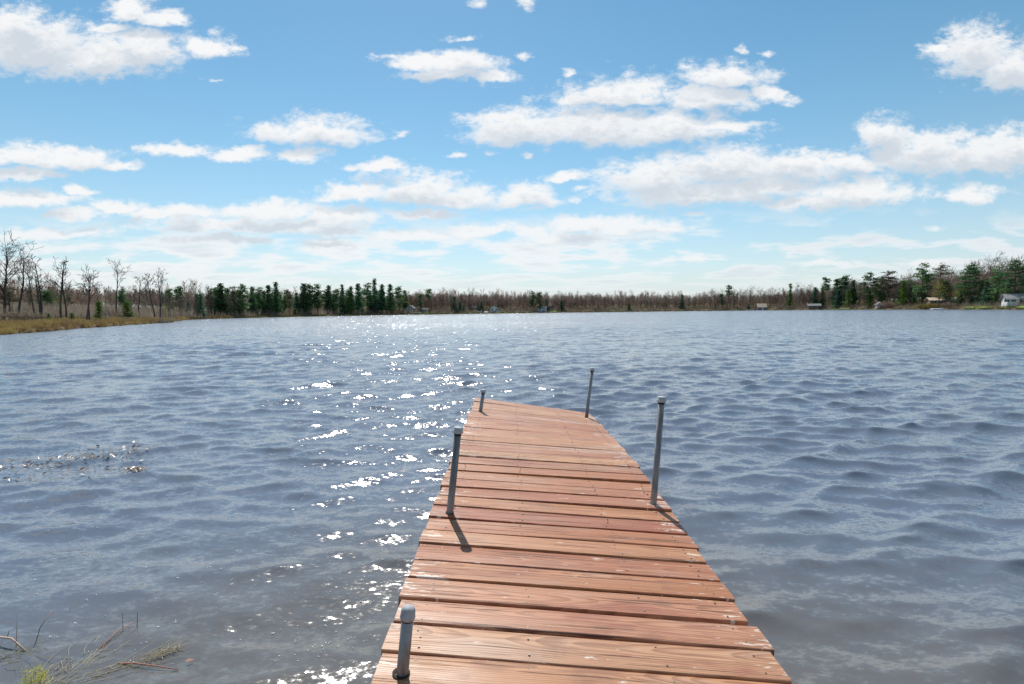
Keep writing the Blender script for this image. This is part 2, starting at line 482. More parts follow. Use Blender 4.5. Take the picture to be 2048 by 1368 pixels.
def wood_material():
    m, t, o = material('stained_planks')
    co = t.add('ShaderNodeTexCoord').outputs['Object']
    oi = t.add('ShaderNodeObjectInfo').outputs['Random']
    x, y, z = t.sep(co)
    off = t.comb(t.math('MULTIPLY', oi, 91.0), t.math('MULTIPLY', oi, 53.0), t.math('MULTIPLY', oi, 17.0))
    p = t.vec('ADD', co, off)
    # growth rings cut along the plank: rings round an axis that wanders under the face
    wob = t.noise(t.vec('MULTIPLY', p, (1.1, 3.0, 3.0)), 1.6, 3, 0.5)
    wob2 = t.noise(t.vec('MULTIPLY', p, (0.7, 0.0, 0.0)), 1.3, 2, 0.5)
    yc = t.math('ADD', y, t.math('MULTIPLY_ADD', t.math('FRACT', t.math('MULTIPLY', oi, 5.7)), 0.16, -0.08))
    yc = t.math('ADD', yc, t.math('MULTIPLY', t.math('SUBTRACT', wob, 0.5), 0.05))
    zc = t.math('MULTIPLY_ADD', t.math('SUBTRACT', wob2, 0.5), 0.16, t.math('MULTIPLY_ADD', t.math('FRACT', t.math('MULTIPLY', oi, 3.1)), 0.05, 0.012))
    rr = t.math('SQRT', t.math('ADD', t.math('MULTIPLY', yc, yc), t.math('MULTIPLY', zc, zc)))
    ring = t.math('FRACT', t.math('MULTIPLY', rr, 150.0))
    ring = t.math('MULTIPLY', t.step(ring, 0.25, 0.9), t.step(ring, 1.0, 0.92))
    streak = t.noise(t.vec('MULTIPLY', p, (2.0, 170.0, 40.0)), 1.0, 4, 0.62)
    crack = t.noise(t.vec('MULTIPLY', p, (1.3, 85.0, 10.0)), 1.0, 3, 0.6)
    crack_m = t.step(crack, 0.395, 0.345)
    blotch = t.noise(t.vec('MULTIPLY', p, (2.2, 7.0, 7.0)), 1.0, 4, 0.6)
    # knots
    vor = t.add('ShaderNodeTexVoronoi', feature='F1')
    t.put(vor.inputs['Vector'], t.vec('MULTIPLY', p, (2.6, 9.0, 0.0)))
    vor.inputs['Scale'].default_value = 1.0
    knot = t.step(vor.outputs['Distance'], 0.20, 0.06)
    stain = t.ramp(oi, [(0.0, (0.44, 0.185, 0.090)), (0.2, (0.52, 0.265, 0.14)), (0.4, (0.36, 0.130, 0.075)), (0.6, (0.53, 0.29, 0.15)), (0.8, (0.41, 0.175, 0.088)), (1.0, (0.52, 0.27, 0.165))])
    grey = t.mix(blotch, (0.44, 0.32, 0.25), (0.60, 0.47, 0.38))
    c = t.mix(t.math('ADD', t.step(blotch, 0.50, 0.74, 0.0, 0.38), t.step(t.math('FRACT', t.math('MULTIPLY', oi, 13.7)), 0.55, 1.0, 0.0, 0.24)), stain, grey)
    c = t.mix(t.step(blotch, 0.48, 0.30, 0.0, 0.75), c, (0.31, 0.115, 0.08))
    c = t.mix(t.math('MULTIPLY', ring, 0.55), c, (0.20, 0.08, 0.045))
    c = t.mix(t.step(streak, 0.50, 0.68, 0.0, 0.62), c, (0.19, 0.085, 0.055))
    c = t.mix(t.step(streak, 0.47, 0.32, 0.0, 0.42), c, (0.64, 0.42, 0.28))
    c = t.mix(t.math('MULTIPLY', knot, 0.6), c, (0.25, 0.115, 0.065))
    # flaking pale paint near some plank ends
    flake_n = t.noise(t.vec('MULTIPLY', p, (9.0, 42.0, 1.0)), 1.0, 5, 0.7)
    endm = t.step(t.math('ADD', t.math('ABSOLUTE', x), t.math('MULTIPLY', t.math('FRACT', t.math('MULTIPLY', oi, 9.1)), 0.2)), 0.50, 0.72)
    flake = t.math('MULTIPLY', t.step(t.math('MULTIPLY_ADD', endm, 0.10, flake_n), 0.665, 0.69), 0.85)
    c = t.mix(flake, c, (0.74, 0.66, 0.58))
    dirt = t.noise(t.vec('MULTIPLY', p, (3.0, 5.0, 1.0)), 1.3, 5, 0.65)
    c = t.mix(t.step(dirt, 0.54, 0.70, 0.0, 0.55), c, (0.24, 0.125, 0.085))
    c = t.mix(t.math('MULTIPLY', crack_m, 0.85), c, (0.075, 0.033, 0.022))
    hs = t.add('ShaderNodeHueSaturation')
    hs.inputs['Saturation'].default_value = 1.08
    hs.inputs['Hue'].default_value = 0.497
    hs.inputs['Value'].default_value = 1.0
    t.link(c, hs.inputs['Color'])
    c = hs.outputs[0]
    h = t.math('MULTIPLY', crack_m, -1.2)
    h = t.math('ADD', h, t.math('MULTIPLY', streak, 0.5))
    h = t.math('ADD', h, t.math('MULTIPLY', ring, -0.35))
    bn = t.add('ShaderNodeBump')
    bn.inputs['Strength'].default_value = 0.8
    bn.inputs['Distance'].default_value = 0.0016
    t.link(h, bn.inputs['Height'])
    principled(t, o, c, t.step(blotch, 0.3, 0.7, 0.58, 0.40), 0.36, bn.outputs[0])
    return m


WATER = water_material()
GROUND = terrain_material()
WOOD = wood_material()


# ------------------------------------------------------------------ mesh helpers
class MB:
    def __init__(self):
        self.v, self.f = [], []

    def tube(self, pts, rad, n=5, cap=True):
        base = len(self.v)
        m = len(pts)
        for i, (p, r) in enumerate(zip(pts, rad)):
            a = Vector(pts[min(i + 1, m - 1)]) - Vector(pts[max(i - 1, 0)])
            if a.length < 1e-9:
                a = Vector((0, 0, 1))
            a.normalize()
            s = a.cross(Vector((0.31, 0.93, 0.17)) if abs(a.z) > 0.6 else Vector((0, 0, 1))).normalized()
            t = a.cross(s)
            for k in range(n):
                g = 2 * math.pi * k / n
                self.v.append(tuple(Vector(p) + (s * math.cos(g) + t * math.sin(g)) * r))
        for i in range(m - 1):
            for k in range(n):
                a0, b0 = base + i * n + k, base + i * n + (k + 1) % n
                self.f.append((a0, b0, b0 + n, a0 + n))
        if cap:
            self.f.append(tuple(base + k for k in range(n))[::-1])
            self.f.append(tuple(base + (m - 1) * n + k for k in range(n)))

    def tri(self, a, b, c):
        i = len(self.v)
        self.v += [tuple(a), tuple(b), tuple(c)]
        self.f.append((i, i + 1, i + 2))

    def quad(self, a, b, c, d):
        i = len(self.v)
        self.v += [tuple(a), tuple(b), tuple(c), tuple(d)]
        self.f.append((i, i + 1, i + 2, i + 3))

    def box(self, x0, y0, z0, x1, y1, z1):
        i = len(self.v)
        self.v += [(x, y, z) for z in (z0, z1) for y in (y0, y1) for x in (x0, x1)]
        self.f += [tuple(i + k for k in q) for q in ((0, 2, 3, 1), (4, 5, 7, 6), (0, 1, 5, 4), (2, 6, 7, 3), (0, 4, 6, 2), (1, 3, 7, 5))]

    def prism(self, poly, y0, y1):             # polygon in x, z pulled along y
        i, n = len(self.v), len(poly)
        self.v += [(x, y0, z) for x, z in poly] + [(x, y1, z) for x, z in poly]
        self.f.append(tuple(i + k for k in range(n)))
        self.f.append(tuple(i + n + k for k in range(n))[::-1])
        for k in range(n):
            q = (k + 1) % n
            self.f.append((i + q, i + k, i + n + k, i + n + q))

    def mesh(self, name, mat, smooth=False):
        me = bpy.data.meshes.new(name)
        me.from_pydata(self.v, [], self.f)
        me.materials.append(mat)
        if smooth:
            me.polygons.foreach_set('use_smooth', [True] * len(me.polygons))
        me.update()
        return me


def obj(name, me, parent=None, loc=None, rot=None, scale=None):
    o = bpy.data.objects.new(name, me)
    COL.objects.link(o)
    if parent is not None:
        o.parent = parent
    if loc is not None:
        o.location = loc
    if rot is not None:
        o.rotation_euler = rot
    if scale is not None:
        o.scale = scale
    return o


def tag(o, label, cat, group=None, kind=None):
    o['label'] = label
    if cat:
        o['category'] = cat
    if group:
        o['group'] = group
    if kind:
        o['kind'] = kind
    return o


def grid_mesh(name, X, Y, Z, mat, wrap=True, smooth=True):
    nr, na = X.shape
    me = bpy.data.meshes.new(name)
    me.vertices.add(nr * na)
    me.vertices.foreach_set('co', np.stack([X, Y, Z], -1).astype(np.float32).ravel())
    i = np.arange(nr - 1)[:, None] * na
    k = np.arange(na if wrap else na - 1)[None, :]
    k2 = (k + 1) % na
    q = np.stack([i + k, i + k2, i + na + k2, i + na + k], -1).reshape(-1, 4)
    me.loops.add(q.size)
    me.loops.foreach_set('vertex_index', q.ravel().astype(np.int32))
    me.polygons.add(len(q))
    me.polygons.foreach_set('loop_start', np.arange(0, q.size, 4, dtype=np.int32))
    me.polygons.foreach_set('loop_total', np.full(len(q), 4, dtype=np.int32))
    if smooth:
        me.polygons.foreach_set('use_smooth', np.ones(len(q), dtype=bool))
    me.materials.append(mat)
    me.update(calc_edges=True)
    me.validate()
    return me


# ------------------------------------------------------------------ the lake and its shore
def shore_points():
    pts = []
    for px, d in ((0, 42), (80, 47), (150, 58), (230, 70), (300, 86), (352, 108), (372, 140), (430, 168), (560, 207), (700, 258), (800, 300),
                  (870, 302), (1000, 345), (1100, 370), (1240, 385), (1400, 425), (1520, 425), (1640, 385), (1760, 325), (1900, 250), (2048, 190)):
        uu = (px - 1024) / F
        pts.append((math.degrees(math.atan(uu)), math.hypot(uu * d, d)))
    return [(-180, 3.0), (-150, 3.0), (-120, 4.5), (-95, 7), (-75, 14), (-60, 26), (-50, 41)] + pts + [(52, 215), (65, 150), (80, 90), (100, 34), (120, 10), (150, 4), (180, 3.0)]


SH = np.array(shore_points())


def r_shore(az_deg):
    return np.interp(az_deg, SH[:, 0], SH[:, 1])


def wiggle(az):
    return 1 + 0.012 * np.sin(az * 2.1 + 1) + 0.010 * np.sin(az * 5.3) + 0.006 * np.sin(az * 11.7 + 2)


def ground_z(x, y):
    """height of the land at a point (also used to stand things on it)"""
    az = math.degrees(math.atan2(x, y))
    r = math.hypot(x, y)
    s = float(r_shore(az)) * float(wiggle(np.array(az)))
    return float(land_profile(np.array(r - s), np.array(az), np.array(x), np.array(y)))


def land_profile(q, az, x, y):
    marsh = np.clip((-20 - az) / 8, 0, 1)                        # flat sedge marsh on the left
    wet = -np.minimum(1.4, 0.10 + 0.06 * np.maximum(-q, 0))
    bank = 0.30 * np.clip(q / 0.8, 0, 1)
    rise = 2.0 * (1 - np.exp(-np.maximum(q, 0) / 22.0)) * (1 - 0.86 * marsh)
    far = np.clip((q - 45) / 160, 0, 1) * 6.0 * (1 - 0.4 * marsh)
    bumps = 0.10 * (np.sin(x * 0.9) * np.sin(y * 0.7) + np.sin(x * 0.23 + 1) * np.sin(y * 0.31)) * np.clip(q / 3, 0, 1)
    return np.where(q < 0, wet, bank + rise + far + bumps)


az = np.concatenate([np.arange(-180, -56, 2.0), np.arange(-56, 56, 0.35), np.arange(56, 180, 2.0)])
offs = np.concatenate([[0.0], np.geomspace(0.15, 60, 26), np.geomspace(75, 9000, 18)])
A = np.radians(az)[None, :]
S = (r_shore(az) * wiggle(az))[None, :]
inner = np.concatenate([[0.00002, 0.004], np.linspace(0.02, 1.0, 24)])[:, None] * S
RR = np.concatenate([inner[:-1], S * 0.9995, S + offs[1:, None]], 0)
TX, TY = RR * np.sin(A), RR * np.cos(A)
TZ = land_profile(RR - S, np.broadcast_to(az[None, :], RR.shape), TX, TY)
ground = obj('ground', grid_mesh('ground', TX, TY, TZ, GROUND))
tag(ground, 'low wooded lake shore with brown leaf litter and lawns', None, kind='structure')

# water: one sheet with wind waves
rng = np.random.default_rng(11)
waz = np.concatenate([np.arange(-180, -58, 2.0), np.arange(-58, 58, 0.13), np.arange(58, 180, 2.0)])
wr = np.concatenate([[0.02, 0.3, 0.6], np.geomspace(0.85, 70, 620), np.geomspace(72, 760, 90)])
A = np.radians(waz)[None, :]
R = wr[:, None]
X0, Y0 = R * np.sin(A), R * np.cos(A)
dr = np.gradient(wr)[:, None]
da = np.gradient(np.radians(waz))[None, :] * R
cell = np.maximum(dr, da)
calm = 1 - 0.72 * np.exp(-((X0 + 2.2) ** 2 + (Y0 - 1.9) ** 2) / 1.6)
calm = calm * (0.46 + 0.54 * np.clip((R - 1.5) / 6.0, 0, 1))
gust = 0.85 + 0.3 * np.sin(X0 * 0.21 + 0.4) * np.sin(Y0 * 0.17 + 1.0)
WX, WY, WZ = X0.copy(), Y0.copy(), np.zeros_like(X0)
NW = 72
for i in range(NW):
    lam = 0.15 * (2.2 / 0.15) ** (i / (NW - 1)) * rng.uniform(0.92, 1.08)
    th = math.radians(-4) + rng.normal(0, 0.40 if lam < 0.9 else 0.24)
    kx, ky = -math.sin(th), -math.cos(th)
    k = 2 * math.pi / lam
    slope = 0.053 * math.exp(-max(0.0, lam - 0.45) * 1.05)
    amp = slope / k
    fade = np.clip(lam / (2.2 * cell) - 0.6, 0, 1) * calm * gust
    ph = k * (kx * X0 + ky * Y0) + rng.uniform(0, 6.28)
    # slow bending so that crests stay short
    ph = ph + 0.6 * np.sin(0.4 * X0 / lam ** 0.5 + i) + 0.4 * np.sin(0.33 * Y0 / lam ** 0.5 + 2 * i)
    WZ += amp * fade * np.sin(ph)
    c = amp * fade * np.cos(ph) * 1.15
    WX += kx * c
    WY += ky * c
WAVE = (wr, waz, WZ)
lake = obj('lake_water', grid_mesh('lake_water', WX, WY, WZ, WATER))
tag(lake, 'wind rippled blue grey lake water', None, kind='structure')


def water_z(x, y):
    r, a = math.hypot(x, y), math.degrees(math.atan2(x, y))
    return float(WZ[np.searchsorted(wr, r), np.searchsorted(waz, a)])


# ------------------------------------------------------------------ the dock
DK = [-1.2, 1.56, 3.6, 4.24, 4.96, 5.47, 5.9]
DZL = [0.33, 0.391, 0.458, 0.459, 0.458, 0.457, 0.457]
DZR = [0.19, 0.278, 0.366, 0.345, 0.324, 0.303, 0.272]
XL, XR = -0.402, 0.834


def deck_pt(x, y):
    t = (x - XL) / (XR - XL)
    a, b = np.interp(y, DK, DZL), np.interp(y, DK, DZR)
    return float(a + (b - a) * t)


dock = obj('dock', None, loc=(0.2, 1.5, 0.0))
dock.empty_display_size = 0.2
tag(dock, 'reddish wooden plank dock with pipe posts reaching out into the lake', 'dock')
DL = Vector(dock.location)
prng = random.Random(5)
gaps = {}
edges = [1.56, 1.706, 1.846, 1.986, 2.12, 2.265, 2.397, 2.536, 2.682, 2.818, 2.955, 3.085, 3.232, 3.367, 3.520, 3.664]
while edges[-1] < 5.82:
    edges.append(edges[-1] + 0.1395 + prng.uniform(-0.006, 0.008))
edges[-1] = 5.885
while edges[0] > -1.1:
    edges.insert(0, edges[0] - 0.142)
WIDE = {1.846: 0.017, 2.536: 0.014, 2.265: 0.010, 1.706: 0.009, 1.56: 0.008, 2.955: 0.010, 3.232: 0.010, 3.520: 0.010, 1.986: 0.007, 2.12: 0.006}
screws = MB()
PLANK_T = 0.036
for i in range(len(edges) - 1):
    y0, y1 = edges[i], edges[i + 1]
    g0, g1 = WIDE.get(y0, 0.0058 if y0 < 3.6 else 0.0105) * 0.8, WIDE.get(y1, 0.0058 if y1 < 3.6 else 0.0105) * 0.8
    g0, g1 = g0 * prng.uniform(0.85, 1.15), g1 * prng.uniform(0.85, 1.15)
    ya, yb = y0 + g0 / 2, y1 - g1 / 2
    yc = (ya + yb) / 2
    el, er = XL + prng.uniform(-0.007, 0.007), XR + prng.uniform(-0.008, 0.008)
    if abs(y0 - 1.706) < 1e-6:
        er += 0.012
    if abs(y0 - 2.536) < 1e-6:
        er += 0.010
    zl, zr = deck_pt(el, yc) + prng.uniform(-0.003, 0.003), deck_pt(er, yc) + prng.uniform(-0.003, 0.003)
    nseg = 14
    L = math.hypot(er - el, zr - zl)
    hw = (yb - ya) / 2
    mb = MB()
    sk0, sk1 = prng.uniform(-0.002, 0.002), prng.uniform(-0.002, 0.002)
    ph = prng.uniform(0, 6)
    cup = prng.uniform(-0.0015, 0.002)
    prof = []
    for s in range(nseg + 1):
        xx = -L / 2 + L * s / nseg
        e0 = -hw + sk0 * (2 * s / nseg - 1) + 0.0012 * math.sin(xx * 5 + ph) + prng.uniform(-0.0006, 0.0006)
        e1 = hw + sk1 * (2 * s / nseg - 1) + 0.0012 * math.sin(xx * 6 + 2 * ph) + prng.uniform(-0.0006, 0.0006)
        bow = 0.0015 * math.sin(xx * 2.3 + ph)
        b = 0.0028
        row = [(xx, e0, -PLANK_T), (xx, e0, bow - b), (xx, e0 + b * 0.35, bow - b * 0.3), (xx, e0 + b, bow), (xx, 0, bow + cup),
               (xx, e1 - b, bow), (xx, e1 - b * 0.35, bow - b * 0.3), (xx, e1, bow - b), (xx, e1, -PLANK_T)]
        prof.append(row)
    n = len(prof[0])
    for row in prof:
        mb.v += row
    for s in range(nseg):
        for k in range(n):
            a0, b0 = s * n + k, s * n + (k + 1) % n
            mb.f.append((a0, b0, b0 + n, a0 + n)[::-1])
    mb.f.append(tuple(range(n)))
    mb.f.append(tuple(nseg * n + k for k in range(n))[::-1])
    pl = obj('plank', mb.mesh('plank', WOOD), dock)
    c = Vector(((el + er) / 2, yc, (zl + zr) / 2))
    pl.location = c - DL
    pl.rotation_euler = (prng.uniform(-0.006, 0.006), math.atan2(zl - zr, er - el), 0)
    if y1 > 0.9:
        for sx in (XL + 0.10, XL + 0.44, XL + 0.86, XR - 0.075):
            ns = prng.choice((2, 2, 3))
            for q in range(ns):
                fy = (-0.32, 0.30, 0.02)[q] * (yb - ya)
                x_ = sx + prng.uniform(-0.012, 0.012)
                y_ = yc + fy + prng.uniform(-0.006, 0.006)
                t_ = (x_ - el) / (er - el)
                z_ = zl + (zr - zl) * t_ + 0.0016
                r_ = prng.uniform(0.0030, 0.0042)
                screws.tube([(x_ - DL.x, y_ - DL.y, z_ - 0.004), (x_ - DL.x, y_ - DL.y, z_ + 0.0007)], [r_, r_ * 0.9], 7)
so = obj('screw_heads', screws.mesh('screw_heads', SCREW), dock)
so['kind'] = 'stuff'
# joists under the planks, one strip along each side and the middle
for bx0 in (XL + 0.05, XL + 0.60, XR - 0.09):
    mb = MB()
    row = []
    for yy_ in np.linspace(-1.1, 5.86, 24):
        zt = deck_pt(bx0 + 0.02, yy_) - PLANK_T - 0.004
        row.append([(bx0 - DL.x, yy_ - DL.y, zt), (bx0 + 0.04 - DL.x, yy_ - DL.y, zt), (bx0 + 0.04 - DL.x, yy_ - DL.y, zt - 0.14), (bx0 - DL.x, yy_ - DL.y, zt - 0.14)])
    for r_ in row:
        mb.v += r_
    for s in range(len(row) - 1):
        for k in range(4):
            a0, b0 = s * 4 + k, s * 4 + (k + 1) % 4
            mb.f.append((a0, b0, b0 + 4, a0 + 4))
    mb.f += [(3, 2, 1, 0), tuple(len(mb.v) - 4 + k for k in range(4))]
    obj('joist', mb.mesh('joist', BEAM), dock)
mb = MB()
zc_ = deck_pt(0.2, 5.85)
mb.v = []
for yy_ in (5.80, 5.835):
    for (xx, dz_) in ((XL + 0.10, -0.05), (XR - 0.10, -0.05), (XR - 0.10, -0.17), (XL + 0.10, -0.17)):
        mb.v.append((xx - DL.x, yy_ - DL.y, deck_pt(xx, yy_) + dz_))
mb.f = [(0, 1, 2, 3), (7, 6, 5, 4), (0, 4, 5, 1), (1, 5, 6, 2), (2, 6, 7, 3), (3, 7, 4, 0)]
obj('end_beam', mb.mesh('end_beam', BEAM), dock)

POSTS = [((-0.319, 1.468), (0.022, 0.0, 0.197), 'short galvanised pipe post nearest the camera on the left edge', 'dome'),
         ((-0.313, 2.594), (0.049, 0.0, 0.424), 'middle pipe post on the left edge with a round grey cap', 'cap'),
         ((0.761, 2.888), (0.043, 0.0, 0.591), 'tall pipe post on the right edge nearest the camera', 'cap'),
         ((-0.308, 5.112), (0.034, 0.0, 0.211), 'short far pipe post at the left end corner', 'cap'),
         ((0.747, 5.428), (0.062, 0.0, 0.506), 'thin tall pipe post at the far right corner', 'cap')]
for (bx_, by_), dv, lab, style in POSTS:
    bz = deck_pt(bx_, by_)
    d = Vector(dv)
    B = Vector((bx_, by_, bz))
    ax = d.normalized()
    R0 = 0.0170
    top = B + d
    capl = 0.036 if style == 'dome' else 0.030
    mb = MB()
    low = B - ax * ((bz + 1.0) / ax.z)
    mb.tube([low - DL, B - DL, top - ax * 0.012 - DL], [R0] * 3, 20)
    po = obj('post', mb.mesh('post', PIPE, True), dock)
    po['label'] = lab
    for p_ in po.data.polygons:
        if len(p_.vertices) > 4:
            p_.use_smooth = False
    mb = MB()
    cb = top - ax * capl
    if style == 'dome':
        prof = [(0, 0.0195), (0.004, 0.0215), (0.010, 0.0215), (0.012, 0.0205), (0.026, 0.0200), (0.033, 0.0165), (0.0365, 0.010), (0.038, 0.002)]
    else:
        prof = [(0, 0.0225), (0.003, 0.0238), (0.009, 0.0238), (0.010, 0.0228), (0.027, 0.0228), (0.0295, 0.0205), (0.030, 0.002)]
    mb.tube([cb + ax * a_ - DL for a_, _ in prof], [r_ for _, r_ in prof], 22)
    if style == 'cap':
        s_ = ax.cross(Vector((0, 1, 0))).normalized()
        for sg in (-1, 1):
            q_ = cb + ax * 0.008 + s_ * sg * 0.0225
            mb.tube([q_ - DL, q_ + s_ * sg * 0.005 - DL], [0.003, 0.0022], 8)
    obj('cap', mb.mesh('cap', CAP, True), po)
    mb = MB()
    mb.tube([cb - ax * (0.004 if style == 'dome' else 0.010) - DL, cb + ax * 0.002 - DL], [R0 + 0.0012] * 2, 20)
    obj('cap_shadow', mb.mesh('cap_shadow', SHADE_BLACK, True), po)  # black ring painted in for the shadow under the cap
    mb = MB()                                        # flat black ring painting the shade inside the bored hole
    nn = 22
    for k in range(nn):
        g = 2 * math.pi * k / nn
        for rr_ in (R0 - 0.001, R0 + (0.008 if style == 'dome' else 0.0045)):
            x_, y_ = bx_ - (0.003 if style == 'dome' else 0) + math.cos(g) * rr_, by_ + math.sin(g) * rr_
            mb.v.append((x_ - DL.x, y_ - DL.y, deck_pt(x_, y_) + 0.0045 - DL.z))
    for k in range(nn):
        a0, b0 = 2 * k, 2 * ((k + 1) % nn)
        mb.f.append((a0, a0 + 1, b0 + 1, b0))
    obj('hole_shade', mb.mesh('hole_shade', SHADE_BLACK), po)

# ------------------------------------------------------------------ tree builders (real metres, scaled per tree)
def rnd_dir(r, tilt):
    g = r.uniform(0, 2 * math.pi)
    return Vector((math.cos(g) * math.sin(tilt), math.sin(g) * math.sin(tilt), math.cos(tilt)))


def limb(mb, tw, r, p, d, length, rad, level, cfg):
    """one wandering limb with side branches; thin ends go to the twig mesh"""
    nseg = 5 if level == 0 else 4
    pts, rads = [Vector(p)], [rad]
    dd = Vector(d)
    kids = []
    for i in range(nseg):
        t = (i + 1) / nseg
        dd = (dd + Vector((r.gauss(0, 1), r.gauss(0, 1), r.gauss(0, 0.6))) * cfg['wob'] + Vector((0, 0, cfg['lift']))).normalized()
        pts.append(pts[-1] + dd * (length / nseg))
        rads.append(max(rad * (1 - 0.82 * t), cfg['tip']))
        kids.append((pts[-1], dd.copy(), rads[-1], t))
    (mb if level < cfg['solid'] else tw).tube(pts, rads, 5 if level == 0 else 3, cap=False)
    if level >= cfg['levels']:
        return
    n = cfg['kids'][level]
    for k in range(n):
        q, qd, qr, t = kids[min(nseg - 1, max(0, int(r.uniform(0.25, 1.0) * nseg)))]
        side = qd.cross(Vector((r.gauss(0, 1), r.gauss(0, 1), r.gauss(0, 1)))).normalized()
        nd = (qd * r.uniform(0.55, 0.95) + side * r.uniform(0.55, 1.0)).normalized()
        limb(mb, tw, r, q, nd, length * r.uniform(0.38, 0.66), max(qr * 0.62, cfg['tip']), level + 1, cfg)


def bare_tree(seed, H, trunk_r, first=0.4, limbs=11, levels=2, kids=(4, 4, 3), spread=(0.45, 0.95), reach_=0.36, wob=0.13, lean=0.0, stems=1, tip=0.012, twig_mat=None, bark=None, lift=0.06, solid=1):
    r = random.Random(seed)
    mb, tw = MB(), MB()
    cfg = dict(wob=wob, lift=lift, tip=tip, levels=levels, kids=kids, solid=solid)
    for s in range(stems):
        base = Vector((0, 0, -0.4))
        d = Vector((lean + (r.uniform(-0.16, 0.16) if stems > 1 else r.uniform(-0.04, 0.04)), r.uniform(-0.04, 0.04), 1)).normalized()
        h = H * (1.0 if s == 0 else r.uniform(0.72, 0.95))
        n = 11
        pts, rads = [base], [trunk_r * 1.25]
        for i in range(n):
            d = (d + Vector((r.gauss(0, 0.045), r.gauss(0, 0.045), 0.03))).normalized()
            pts.append(pts[-1] + d * ((h * 0.93 + 0.4) / n))
            rads.append(max(trunk_r * (1 - 0.9 * (i + 1) / n) ** 0.8, tip * 1.6))
        mb.tube(pts, rads, 7, cap=False)
        for k in range(limbs):
            t = first + (0.98 - first) * (k + r.uniform(0.1, 0.9)) / limbs
            f_ = t * n
            i = min(int(f_), n - 1)
            p = pts[i].lerp(pts[i + 1], f_ - i)
            rad = rads[i] * 0.5
            tilt = r.uniform(*spread) * (1.1 - 0.45 * t)
            ln = h * reach_ * (1.12 - 0.75 * abs(t - 0.5) - 0.45 * max(0, t - 0.55)) * r.uniform(0.55, 1.1)
            limb(mb, tw, r, p, rnd_dir(r, tilt), ln, max(rad, tip * 1.5), 0, cfg)
    return mb.mesh('trunk', bark or BARK, True), (tw.mesh('crown', twig_mat or TWIG) if tw.f else None)


def needle_clump(tw, r, c, size, flat, n, up=0.25):
    for _ in range(n):
        o = Vector((r.gauss(0, 1), r.gauss(0, 1), r.gauss(0, flat))) * size * 0.55
        a = Vector((r.gauss(0, 1), r.gauss(0, 1), r.gauss(up, flat))).normalized()
        b = a.cross(Vector((r.gauss(0, 1), r.gauss(0, 1), r.gauss(0, 1)))).normalized()
        s = size * r.uniform(0.5, 1.0)
        p = c + o
        tw.tri(p - b * s * 0.36, p + b * s * 0.36, p + a * s)


def pine(seed, H, first=0.30, open_=0.75, width=0.17, mat=None, step=0.9, lift=0.25, clump=0.55):
    """white pine: straight trunk, tiers of level boughs with gaps, ragged flat-topped outline"""
    r = random.Random(seed)
    mb, tw = MB(), MB()
    n = 10
    pts = [Vector((0, 0, -0.4))]
    for i in range(n):
        pts.append(Vector((r.gauss(0, 0.04) * i * 0.5, r.gauss(0, 0.04) * i * 0.5, H * (i + 1) / n)))
    rads = [max(0.024 * H * 0.5 * (1.05 - i / n), 0.03) for i in range(n + 1)]
    mb.tube(pts, rads, 7, cap=False)
    z = H * first
    while z < H * 0.985:
        t = z / H
        prof = width * H * (0.45 + 1.2 * (1 - t) ** 0.75) * min(1.0, 0.45 + (t - first) * 3.5)
        for k in range(r.choice((3, 4, 4, 5))):
            if r.random() > open_:
                continue
            ln = prof * r.uniform(0.5, 1.25)
            g = r.uniform(0, 2 * math.pi)
            up = lift * r.uniform(0.2, 1.4) + 0.5 * max(0, t - 0.75)
            d = Vector((math.cos(g), math.sin(g), up)).normalized()
            c0 = pts[min(n - 1, int(t * n))].lerp(pts[min(n, int(t * n) + 1)], t * n - int(t * n))
            c0 = Vector((c0.x, c0.y, z + r.uniform(-0.2, 0.2)))
            mb.tube([c0, c0 + d * ln * 0.55, c0 + d * ln + Vector((0, 0, 0.05 * ln))], [0.045, 0.03, 0.012], 3, cap=False)
            m = max(2, int(ln / 0.42))
            for j in range(m):
                q = c0 + d * ln * (0.28 + 0.76 * (j + r.random()) / m) + Vector((r.gauss(0, 0.16), r.gauss(0, 0.16), r.gauss(0.06, 0.09))) * (0.4 + ln * 0.25)
                needle_clump(tw, r, q, clump * r.uniform(0.8, 1.35), 0.45, 8)
        z += step * r.uniform(0.6, 1.35) * (1.05 - 0.45 * t)
    needle_clump(tw, r, pts[-1], clump, 1.0, 10, 0.8)
    return mb.mesh('trunk', BARK, True), tw.mesh('crown', mat or PINE)


def spruce(seed, H, width=0.2, mat=None, first=0.04, clump=0.4, droop=-0.12, power=0.85):
    """dense conical conifer with boughs nearly to the ground"""
    r = random.Random(seed)
    mb, tw = MB(), MB()
    mb.tube([(0, 0, -0.4), (0, 0, H * 0.5), (0, 0, H * 0.98)], [0.018 * H, 0.011 * H, 0.01], 6, cap=False)
    z = H * first
    while z < H * 0.97:
        t = z / H
        prof = width * H * (1.03 - t) ** power * r.uniform(0.75, 1.15)
        for k in range(6):
            ln = max(0.12, prof * r.uniform(0.65, 1.15))
            g = r.uniform(0, 2 * math.pi)
            d = Vector((math.cos(g), math.sin(g), droop + 0.55 * t)).normalized()
            c0 = Vector((0, 0, z + r.uniform(-0.15, 0.15)))
            mb.tube([c0, c0 + d * ln], [0.025, 0.006], 3, cap=False)
            m = max(2, int(ln / 0.32))
            for j in range(m):
                q = c0 + d * ln * (0.2 + 0.85 * (j + r.random()) / m) + Vector((r.gauss(0, 0.1), r.gauss(0, 0.1), r.gauss(0, 0.08)))
                needle_clump(tw, r, q, clump * r.uniform(0.7, 1.2), 0.5, 5)
        z += max(0.28, H * 0.035) * r.uniform(0.7, 1.25)
    needle_clump(tw, r, Vector((0, 0, H * 0.96)), clump * 0.8, 1.2, 6, 1.2)
    return mb.mesh('trunk', BARK, True), tw.mesh('crown', mat or SPRUCE)


